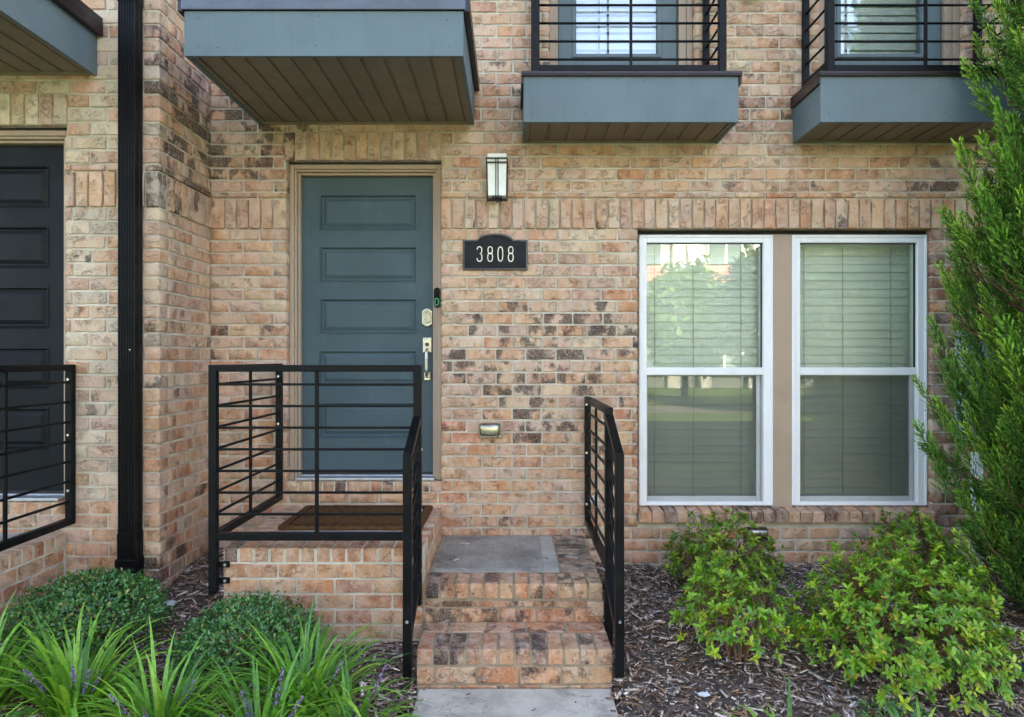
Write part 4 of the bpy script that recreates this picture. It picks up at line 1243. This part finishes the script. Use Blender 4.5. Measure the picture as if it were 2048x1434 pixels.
# strays on the walk, the landing and the step
for (xa, xb, ya, yb, zc, cnt) in ((-.44, .47, -2.4, -1.37, .02, 46), (-.45, .26, -.78, -.02, .401, 16), (-.45, .48, -1.12, -1.01, .2, 10), (-1.3, -.5, -.98, -.02, .59, 8)):
    ex = xa + (xb - xa) * np.where(nrg.random(cnt) < .6, nrg.beta(.5, 3, cnt), 1 - nrg.beta(.5, 3, cnt)); ey = nrg.uniform(ya, yb, cnt)
    X = np.concatenate([X, ex]); Y = np.concatenate([Y, ey]); Z = np.concatenate([Z, np.full(cnt, zc - .004)])
n = len(X)
big = nrg.random(n) ** 6
ln = .010 + .024 * nrg.random(n) + .065 * big; wd = .003 + .0055 * nrg.random(n) + .014 * big; th = .0015 + .003 * nrg.random(n) + .004 * big
yaw = nrg.uniform(0, 2 * np.pi, n); pit = nrg.normal(0, .22, n); rol = nrg.normal(0, .4, n)
cy_, sy_ = np.cos(yaw), np.sin(yaw); cp, sp_ = np.cos(pit), np.sin(pit); cr_, sr_ = np.cos(rol), np.sin(rol)
Rm = np.zeros((n, 4, 4))
ax = np.stack([cy_ * cp, sy_ * cp, sp_], 1); side = np.stack([-sy_ * cr_ , cy_ * cr_, sr_], 1); upv = np.cross(ax, side)
Rm[:, :3, 0] = ax * ln[:, None]; Rm[:, :3, 1] = side * wd[:, None]; Rm[:, :3, 2] = upv * th[:, None]
Rm[:, :3, 3] = np.stack([X, Y, Z + .002 + .012 * nrg.random(n)], 1); Rm[:, 3, 3] = 1
cp_ = np.array([srgb(*c) for c in ((76, 63, 57), (98, 84, 77), (122, 108, 101), (148, 137, 132), (178, 170, 166), (92, 72, 60), (116, 92, 74), (62, 51, 48), (134, 124, 124))])
idx = nrg.choice(9, n, p=[.15, .16, .16, .14, .08, .1, .07, .06, .08])
ci = cp_[idx] * nrg.uniform(1.1, 2.1, (n, 1)) * np.array([[1.08, 1.0, .9]]); ci = np.concatenate([ci, np.ones((n, 1))], 1)
cv = [(-1, -.5, -1), (1, -1, -1), (1, .6, -1), (-1, 1, -1), (-.9, -.4, 1), (.9, -.8, 1), (1, .5, 1), (-1, .9, 1), ]
cf = [(0, 3, 2, 1), (4, 5, 6, 7), (0, 1, 5, 4), (1, 2, 6, 5), (2, 3, 7, 6), (3, 0, 4, 7)]
o = merge('mulch_chips', np.array(cv) * .5, cf, Rm, ci, M['chip'])
tag(o, 'shredded grey brown wood mulch covering the planting bed', 'mulch', kind='stuff')

# ------------------------------------------------------------------ plants
def leaf_shape(w=.4, fold=.12, droop=.15):
    v = [(0, 0, 0), (.35, -w * .42, fold * .7), (.35, 0, 0), (.35, w * .42, fold * .7), (.72, -w * .4, fold * .6 - droop * .4), (.72, 0, -droop * .4), (.72, w * .4, fold * .6 - droop * .4), (1, 0, -droop)]
    f = [(0, 1, 2), (0, 2, 3), (1, 4, 5, 2), (2, 5, 6, 3), (4, 7, 5), (5, 7, 6)]
    return v, f
def frame(p, d, s, up=None, roll=0):
    d = Vector(d).normalized(); u = Vector(up or (0, 0, 1))
    if abs(d.dot(u)) > .97: u = Vector((1, 0, 0))
    a = u.cross(d).normalized(); b = d.cross(a)
    if roll:
        q = Matrix.Rotation(roll, 3, d); a = q @ a; b = q @ b
    m = Matrix.Identity(4)
    for i in range(3): m[i][0] = d[i] * s; m[i][1] = a[i] * s; m[i][2] = b[i] * s; m[i][3] = p[i]
    return m
AZV, AZF = leaf_shape(.44, .10, .16)
AZM = tmesh('azalea_leaf', (AZV, AZF), M['leaf_o'])
BXV, BXF = leaf_shape(.55, .10, .10)
def azalea(x, y, rx, ry, h, n, label, seed, lean=(0, 0), leafs=300, bright=1.0, lo=.25):
    r = random.Random(seed); g = float(gz(x, y))
    root = tag(empty('azalea_shrub', (x, y, g)), label, 'shrub')
    stems = MB(); tw = []
    mats = []
    lobes = [(r.uniform(0, 6.28), r.uniform(.78, 1.18)) for _ in range(7)]
    nst = 9
    forks = []
    for k in range(nst):
        a = k / nst * 6.28 + r.uniform(-.3, .3); f = r.uniform(.25, .5)
        q = Vector((x + lean[0]*.4 + math.cos(a) * rx * f, y + lean[1]*.4 + math.sin(a) * ry * f, g + h * r.uniform(.35, .55)))
        b = Vector((x + math.cos(a) * .03, y + math.sin(a) * .03, g - .02))
        md = b.lerp(q, .5) + Vector((r.uniform(-.02, .02), r.uniform(-.02, .02), .02))
        stems.tube([b, md, q], [.008, .006, .0042], 5, False); forks.append(q)
    for i in range(n):
        a = r.uniform(0, 6.28); t = r.random()
        el = math.asin(min(1, t * 1.0)) if r.random() < .8 else r.uniform(-.25, .3)
        lf_ = 1.0
        for la, ls in lobes:
            dd = abs((a - la + math.pi) % (2 * math.pi) - math.pi)
            if dd < .5: lf_ = ls
        rad = lf_ * r.uniform(.72, 1.05) if r.random() < .7 else r.uniform(.45, .8)
        zz = g + h * lo + (h * (1 - lo)) * math.sin(el) * rad
        p = Vector((x + lean[0] * math.sin(max(0, el)) + rx * math.cos(a) * math.cos(el) * rad, y + lean[1] * math.sin(max(0, el)) + ry * math.sin(a) * math.cos(el) * rad, max(zz, g + .05)))
        q = min(forks, key=lambda w_: (w_ - p).length)
        md = q.lerp(p, .55) + Vector((r.uniform(-.02, .02), r.uniform(-.02, .02), -.012))
        if p.y < -.02 and r.random() < .45:
            stems.tube([q, md, p], [.0026, .002, .0014], 4, False)
        out = Vector((math.cos(a) * math.cos(el), math.sin(a) * math.cos(el), .55 + math.sin(el))).normalized()
        hue = r.random()
        nl = r.randint(6, 10)
        for k in range(nl):
            b = k * 2.399 + r.uniform(-.2, .2)
            tilt = r.uniform(.15, .75) if k > 2 else r.uniform(.7, 1.1)
            s1 = out.orthogonal().normalized(); s2_ = out.cross(s1)
            d = (s1 * math.cos(b) + s2_ * math.sin(b)) * math.cos(tilt) + out * math.sin(tilt)
            ln = r.uniform(.027, .047) * (1.0 if k > 2 else .7)
            c0 = srgb(126, 168, 46) if hue < .5 else (srgb(92, 140, 42) if hue < .85 else srgb(164, 186, 52))
            if r.random() < .05: c0 = srgb(176, 164, 48)
            j = r.uniform(.75, 1.2) * bright
            off = out * r.uniform(-.022, .008)
            pp = p + off
            if pp.y > -.03: continue
            mats.append((frame(pp, d, ln, up=out, roll=r.uniform(-.3, .3)), (*tuple(w_ * j for w_ in c0), 1), rad + (-(p.y - y)) / ry * .6 + r.uniform(0, .2)))
    stems.build('stems', M['bark'], root)
    mats.sort(key=lambda q: -q[2])
    for Mx, c, _ in mats[:leafs]:
        o = bpy.data.objects.new('leaf', AZM); o.matrix_basis = Matrix.Translation(-root.location) @ Mx; o.color = c
        col.objects.link(o); o.parent = root
    rest = mats[leafs:]
    if rest:
        o = merge('leaf_mass', AZV, AZF, [np.array(q[0]) for q in rest], [q[1] for q in rest], M['leaf_s'], root); tag(o, kind='stuff')
azalea(1.31, -.38, .42, .27, .50, 330, 'azalea shrub against the wall below the window beside the railing', 21, leafs=200, bright=.8)
azalea(1.14, -1.18, .31, .30, .52, 250, 'leggy yellow green azalea with bare stems in the mulch, beside the railing', 22, lean=(.0, 0), lo=.35)
azalea(2.48, -.40, .36, .28, .53, 330, 'azalea shrub against the wall between the window sill and the conifer', 23, leafs=200, bright=.8)
azalea(1.95, -1.25, .50, .44, .60, 950, 'wide bushy yellow green azalea in front of the conifer', 24, lo=.2)

def boxwood(x, y, rx, ry, h, n, label, seed, ls=.02, sub=None):
    r = random.Random(seed); g = float(gz(x, y))
    root = tag(empty('boxwood_shrub', (x, y, g)), label, 'shrub')
    mats, cols = [], []
    for i in range(n):
        a = r.uniform(0, 6.283); u = r.random(); el = math.asin(u) if r.random() < .85 else r.uniform(-.35, .2)
        nz = mnoise.noise(Vector((math.cos(a) * 2.2 + seed, math.sin(a) * 2.2, el * 2.5)))
        nz2 = mnoise.noise(Vector((math.cos(a) * 7 + seed, math.sin(a) * 7, el * 8)))
        shell = r.random() < .7
        rad = (1 + .15 * nz + .13 * nz2) * (r.uniform(.93, 1.03) if shell else r.uniform(.6, .95))
        if r.random() < .035: rad *= r.uniform(1.05, 1.2)
        n_ = Vector((math.cos(a) * math.cos(el), math.sin(a) * math.cos(el), math.sin(el)))
        p = Vector((x + rx * n_.x * rad, y + ry * n_.y * rad, g + h * .32 + h * .68 * n_.z * rad))
        d = (n_ * .5 + Vector((r.uniform(-1, 1), r.uniform(-1, 1), r.uniform(-.3, 1)))).normalized()
        c0 = srgb(58, 108, 54) if r.random() < .6 else srgb(84, 136, 66)
        if shell and r.random() < .06 and el > .25: c0 = srgb(150, 140, 66)
        j = r.uniform(.7, 1.25)
        mats.append(np.array(frame(p, d, r.uniform(.75, 1.25) * ls, up=n_, roll=r.uniform(-.6, .6)))); cols.append((*tuple(q * j for q in c0), 1))
    tag(merge('foliage', BXV, BXF, mats, cols, M['glossleaf'], root), kind='stuff')
    st_ = MB()
    for k in range(14):
        a = r.uniform(0, 6.28); st_.tube([(x, y, g - .02), (x + math.cos(a) * rx * .3, y + math.sin(a) * ry * .3, g + h * .3), (x + math.cos(a) * rx * .75, y + math.sin(a) * ry * .75, g + h * r.uniform(.35, .7))], [.008, .006, .003], 5, False)
    st_.build('stems', M['bark'], root)
boxwood(-2.12, -1.20, .35, .33, .35, 7500, 'rounded dark green boxwood in front of the downspout', 31)
boxwood(-1.27, -1.33, .315, .29, .37, 7000, 'rounded dark green boxwood in front of the brick stoop', 32)
boxwood(1.66, -1.66, .15, .10, .10, 420, 'tiny low boxwood sprig at the foot of the wide azalea', 33, ls=.018)

# liriope: every blade its own object
def blade_mesh(k):
    r = random.Random(900 + k); v, f = [], []
    n = 8; bend = r.uniform(.7, 2.5); lean = r.uniform(.1, .8)
    px_, pz_ = 0.0, 0.0; ang = math.pi / 2 - lean * .5
    for i in range(n + 1):
        t = i / n; w_ = (.0115 if t < .5 else .0115 * (1 - ((t - .5) / .5) ** 1.7)) * (.55 + .45 * min(1, t * 4)) + .0004
        tw = math.sin(t * 3) * .15
        v += [(px_, -w_, pz_ + .15 * w_), (px_, tw * w_, pz_ - .12 * w_), (px_, w_, pz_ + .15 * w_)]
        ang -= bend / n * (.3 + 1.4 * t); px_ += math.cos(ang) / n; pz_ += math.sin(ang) / n
    for i in range(n):
        for q in (0, 1): f.append((i*3+q, i*3+q+1, i*3+4+q, i*3+3+q))
    me = tmesh('blade_shape', (v, f), M['blade']); me.polygons.foreach_set('use_smooth', [True] * len(me.polygons)); return me
BLM = [blade_mesh(k) for k in range(14)]
def liriope(x, y, n, L0, L1, label, seed, spikes=0, spread=.06, group=None):
    r = random.Random(seed); g = float(gz(x, y))
    root = tag(empty('liriope_clump', (x, y, g)), label, 'grass clump', group)
    for i in range(n):
        o = bpy.data.objects.new('blade', BLM[r.randrange(14)])
        a = r.uniform(0, 6.283); ro = spread * math.sqrt(r.random()); ln = r.uniform(L0, L1) * 1.28
        o.location = (math.cos(a) * ro, math.sin(a) * ro, -.015)
        o.rotation_euler = (r.uniform(-.12, .12), r.uniform(-.35, .3), a + r.uniform(-.5, .5))
        o.scale = (ln, r.uniform(.52, .95), ln * r.uniform(.8, 1.1))
        c = srgb(*r.choice(((106, 160, 56), (124, 178, 64), (92, 146, 52), (142, 182, 68), (82, 134, 56))))
        j = r.uniform(.8, 1.15); o.color = (c[0] * j, c[1] * j, c[2] * j, 1)
        col.objects.link(o); o.parent = root
    sv, sf = [], []
    bm = bmesh.new(); bmesh.ops.create_icosphere(bm, subdivisions=1, radius=1); iv = [tuple(q.co) for q in bm.verts]; if_ = [tuple(w_.index for w_ in q.verts) for q in bm.faces]; bm.free()
    for s in range(spikes):
        a = r.uniform(0, 6.283); ln = r.uniform(.26, .36); tip = Vector((math.cos(a) * ln * .55, math.sin(a) * ln * .45 - .03, ln * .95)); b = Vector((math.cos(a) * .02, math.sin(a) * .02, 0))
        stalk = MB().tube([b, b.lerp(tip, .5) + Vector((0, 0, .02)), tip], [.0028, .0024, .0016], 5, False).build('flower_stalk', M['bark'], None)
        stalk.parent = root
        ms, cs = [], []
        for k in range(60):
            t = r.uniform(.55, 1.0); p = b.lerp(tip, t) + Vector((0, 0, .02 * (1 - abs(2 * t - 1)))); w_ = .009 * (1.25 - t)
            q = p + Vector((r.uniform(-1, 1), r.uniform(-1, 1), r.uniform(-1, 1))) * (w_ + .003)
            sc_ = r.uniform(.0025, .0045); mm = np.diag([sc_, sc_, sc_ * 1.2, 1.]); mm[:3, 3] = q
            ms.append(mm); c = srgb(*r.choice(((134, 118, 156), (114, 98, 140), (150, 138, 170), (112, 92, 112)))); cs.append((*c, 1))
        o = merge('flower_spike', iv, if_, ms, cs, M['petal'], None); o.parent = root
liriope(-1.86, -1.72, 150, .26, .48, 'liriope clump with purple flower spikes in front of the downspout boxwood', 41, 4)
liriope(-2.28, -1.70, 110, .26, .44, 'liriope clump with arching blades in front of the dark door stoop', 46, 2)
liriope(-1.42, -1.86, 130, .26, .42, 'liriope clump with purple flower spikes between the two rounded boxwoods', 42, 3)
liriope(-.88, -1.70, 150, .28, .50, 'bright green liriope clump with arching blades, beside the concrete walkway', 43, 1)
liriope(-.98, -1.95, 90, .25, .40, 'low liriope clump with purple flower spikes by the concrete walkway edge', 47, 4)
liriope(-.66, -1.86, 60, .24, .36, 'low spreading liriope clump right against the concrete walkway edge', 49, 1)
liriope(1.10, -1.92, 18, .18, .30, 'sparse liriope tuft in the mulch in front of the leggy azalea', 44, 0, .1)
liriope(1.62, -1.90, 9, .16, .26, 'few liriope blades in front of the tiny boxwood sprig', 45, 0, .1)
liriope(2.14, -1.86, 9, .16, .28, 'few liriope blades beside the wide bushy azalea', 48, 0, .08)

# conifer
def plume(seed):
    r = random.Random(seed); Vv, Ff, tt = [], [], []
    n = 34
    for i in range(n):
        t = .06 + .94 * (i / n); a = i * 2.4 + r.uniform(-.4, .4)
        ln = (.30 * (1 - t) ** .8 + .05) * r.uniform(.7, 1.15)
        d = Vector((math.cos(a) * .72, math.sin(a) * .72, .85)).normalized()
        p0 = Vector((0, 0, t * .92))
        k = 5 + int(ln * 14)
        for j in range(k):
            s = (j + .6) / k; p = p0 + d * ln * s + Vector((0, 0, .05 * s * s))
            b = r.uniform(0, 6.28)
            e = (d + Vector((math.cos(b), math.sin(b), r.uniform(-.2, .7))) * .75).normalized()
            L_ = r.uniform(.06, .11) * (1.1 - .4 * s); w_ = .013
            sd_ = e.cross(Vector((r.uniform(-1, 1), r.uniform(-1, 1), r.uniform(-1, 1)))).normalized() * w_
            q = len(Vv)
            Vv += [p - sd_ * .6, p + sd_ * .6, p + e * L_ * .55 + sd_, p + e * L_, p + e * L_ * .55 - sd_]
            Ff.append((q, q + 1, q + 2, q + 3, q + 4))
            tt += [min(1, .25 * s + .75 * t * s + r.uniform(-.1, .12))] * 5
    return [tuple(q) for q in Vv], Ff, tt
PL = [plume(700 + i) for i in range(5)]
def conifer(x, y, H, label, seed):
    r = random.Random(seed); g = float(gz(x, y))
    root = tag(empty('conifer_tree', (x, y, g)), label, 'tree')
    MB().tube([(x, y, g - .05), (x + .01, y, 1.0), (x - .01, y + .01, 2.5), (x, y, H - .4)], [.06, .05, .035, .008], 9).build('trunk', M['bark_dark'], root, smooth=True)
    br = MB()
    groups = {i: ([], []) for i in range(5)}
    n = 1900
    for i in range(n):
        t = (i + r.random()) / n
        zz = g + .02 + (H - g - .25) * t ** 1.08
        f = (zz - g) / (H - g)
        Rz = (.54 * (1 - f ** 2.6) * (.9 + .1 * min(1, f * 5))) + .05
        a = i * 2.39996 + r.uniform(-.4, .4)
        Rz *= 1 + .55 * mnoise.noise(Vector((math.cos(a) * 1.9, math.sin(a) * 1.9, zz * 2.3 + seed)))
        rr_ = Rz * (r.uniform(.45, .95) if r.random() < .8 else r.uniform(.2, .6))
        p = Vector((x + math.cos(a) * rr_, y + math.sin(a) * rr_, zz))
        big = r.random() < .5
        ln = (r.uniform(.3, .52) if big else r.uniform(.16, .28)) * (.8 + .35 * (1 - f))
        e = r.uniform(.95, 1.45) if big else r.uniform(.5, 1.3)
        if r.random() < .18: ln *= 1.3
        d = Vector((math.cos(a) * math.cos(e), math.sin(a) * math.cos(e), math.sin(e)))
        tip = p + d * ln
        if tip.y > -.05: 
            p.y -= tip.y + .05
        if p.y > -.06 or tip.x < 2.42: continue
        if -.47 < p.y and 3.0 < tip.z < 4.5 and p.x < 3.25: continue      # the balcony keeps its room
        if -.52 < tip.y and 3.0 < tip.z < 4.5 and tip.x < 3.3:
            continue
        # local z of plume along d
        u = d.orthogonal().normalized(); v = d.cross(u)
        wdt = ln * (r.uniform(.5, .68) if big else r.uniform(.8, 1.0))
        mm = np.eye(4)
        for k in range(3): mm[k, 0] = u[k] * wdt; mm[k, 1] = v[k] * wdt; mm[k, 2] = d[k] * ln; mm[k, 3] = p[k]
        vi = r.randrange(5)
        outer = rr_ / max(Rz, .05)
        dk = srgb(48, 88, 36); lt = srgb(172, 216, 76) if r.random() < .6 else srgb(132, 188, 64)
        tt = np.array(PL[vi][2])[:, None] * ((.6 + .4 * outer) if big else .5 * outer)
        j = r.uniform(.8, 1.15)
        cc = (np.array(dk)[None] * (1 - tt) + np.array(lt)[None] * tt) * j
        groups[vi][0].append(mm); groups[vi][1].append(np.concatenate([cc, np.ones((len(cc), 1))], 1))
        if r.random() < .55:
            br.tube([(x + (p.x - x) * .1, y + (p.y - y) * .1, max(g, zz - rr_ * .7)), p, p + d * ln * .8], [.009, .005, .002], 4, False)
    br.build('branches', M['bark'], root)
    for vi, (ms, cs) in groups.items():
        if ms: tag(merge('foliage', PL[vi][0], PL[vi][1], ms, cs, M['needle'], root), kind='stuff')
conifer(3.20, -.86, 4.8, 'tall feathery green conifer growing in front of the brick wall', 5)

# litter in the bed
def scrap(x, y, s, label, mat, seed, zup=.012):
    r = random.Random(seed); g = float(gz(x, y)) + zup
    m = MB(); k = 5
    for i in range(k):
        for j in range(k):
            m.v.append((x + (i / (k-1) - .5) * s + r.uniform(-.1, .1) * s, y + (j / (k-1) - .5) * s * .7 + r.uniform(-.1, .1) * s, g + r.uniform(0, .22) * s))
    m.f = [(i*k+j, (i+1)*k+j, (i+1)*k+j+1, i*k+j+1) for i in range(k-1) for j in range(k-1)]
    o = m.build(label[0], mat); sm = o.modifiers.new('thick', 'SOLIDIFY'); sm.thickness = .002
    return tag(o, label[1], label[2])
scrap(.885, -1.485, .05, ('paper_scrap', 'crumpled white paper scrap on the mulch in front of the leggy azalea', 'litter'), M['paper'], 1)
scrap(-1.93, -.80, .08, ('paper_scrap', 'crumpled white paper scrap on the mulch beside the return wall', 'litter'), M['paper'], 2)
scrap(2.50, -1.36, .24, ('weed_fabric', 'loose piece of dark weed fabric on the mulch behind the wide azalea', 'fabric'), M['fabric'], 3, .02)
ir = tag(empty('irrigation_pipe', (-.50, -1.70, .02)), 'short black irrigation pipe end beside the concrete walkway', 'pipe')
MB().tube([(-.62, -1.78, .01), (-.53, -1.70, .035), (-.475, -1.655, .045)], .013, 10).build('hose', M['plastic'], ir, smooth=True)
MB().tube([(-.488, -1.666, .044), (-.462, -1.643, .047)], .02, 12).build('cap', M['plastic'], ir)

# ------------------------------------------------------------------ across the street (seen mirrored in the panes, but for the added left row)
bq = tag(empty('apartment_block', (12, -34, 0)), 'white and red apartment block across the street', 'building')
B(-6, 34, -44, -34, -.1, 13).build('wall', M['bgrey'], bq)
for k in range(9):
    xx = -5 + k * 4.6
    m = MB(); m.prism([(xx, -.1), (xx + .7, -.1), (xx + 1.3, 13.2), (xx + .5, 13.2)], -33.4, -34.02).build('pier', M['bwhite'], bq)
    m = MB(); m.prism([(xx + 1.9, -.1), (xx + 2.5, -.1), (xx + 1.3, 13.2), (xx + .6, 13.2)], -33.3, -34.02).build('pier', M['bwhite'], bq)
    for fl in range(4):
        z0 = .6 + fl * 3.2
        B(xx + 2.2, xx + 4.6, -34.0, -33.85, z0 + 2.2, z0 + 3.1).build('red_panel', M['bred'], bq)
        w_ = B(xx + 2.5, xx + 4.3, -34.0, -33.9, z0, z0 + 2.0).build('window', M['bglass'], bq)
        MB().box(xx + 3.35, xx + 3.45, -33.9, -33.86, z0, z0 + 2).box(xx + 2.42, xx + 2.5, -33.98, -33.86, z0, z0 + 2).box(xx + 4.3, xx + 4.38, -33.98, -33.86, z0, z0 + 2).build('window_frame', M['bwhite'], w_)
def street_tree(x, y, h, r0, zc, label, seed, c):
    r = random.Random(seed); root = tag(empty('street_tree', (x, y, -.09)), label, 'tree')
    MB().tube([(x, y, -.1), (x, y, zc), (x + .05, y, zc + (h - zc) * .6)], [.13, .1, .03], 8).build('trunk', M['bark_dark'], root)
    ms, cs = [], []
    for i in range(6500):
        d = Vector((r.gauss(0, 1), r.gauss(0, 1), r.gauss(0, 1))).normalized(); rad = r.uniform(.35, 1) ** .5 * (1 + .3 * mnoise.noise(d * 2.4 + Vector((seed, 0, 0))))
        p = Vector((x, y, (h + zc * .7) / 2)) + Vector((d.x * r0, d.y * r0, d.z * (h - zc * .7) / 2)) * rad
        ms.append(np.array(frame(p, (r.uniform(-1, 1), r.uniform(-1, 1), r.uniform(-1, 1)), r.uniform(.2, .42)))); j = r.uniform(.7, 1.2); cs.append((*tuple(q * j for q in c), 1))
    tag(merge('crown', BXV, BXF, ms, cs, M['leaf_s'], root), kind='stuff')
street_tree(6.6, -21, 5.2, 1.7, 1.4, 'leafy street tree on the lawn before the apartment block', 1, srgb(92, 122, 62))
street_tree(9.9, -13.9, 8.5, 2.7, 2.0, 'large dark street tree beside the road', 2, srgb(58, 84, 46))
street_tree(14.5, -17, 8.5, 3.0, 2.0, 'dark street tree beside the far sidewalk', 3, srgb(58, 84, 46))

for i_, (tx, ty, th_, tr_) in enumerate(((-13, -17, 9, 3.2), (-7.5, -18, 8, 3.0), (-2, -19, 9, 3.2))):  # unseen row added to block low horizon light from the left
    street_tree(tx, ty, th_, tr_, 2.0, ('tall', 'short', 'broad')[i_] + ' dark tree added unseen beyond the road to block low sky light', 10 + i_, srgb(58, 84, 46))

street_tree(8.3, -16.4, 5.4, 1.7, 1.2, 'low dark street tree beside the large one', 20, srgb(58, 84, 46))
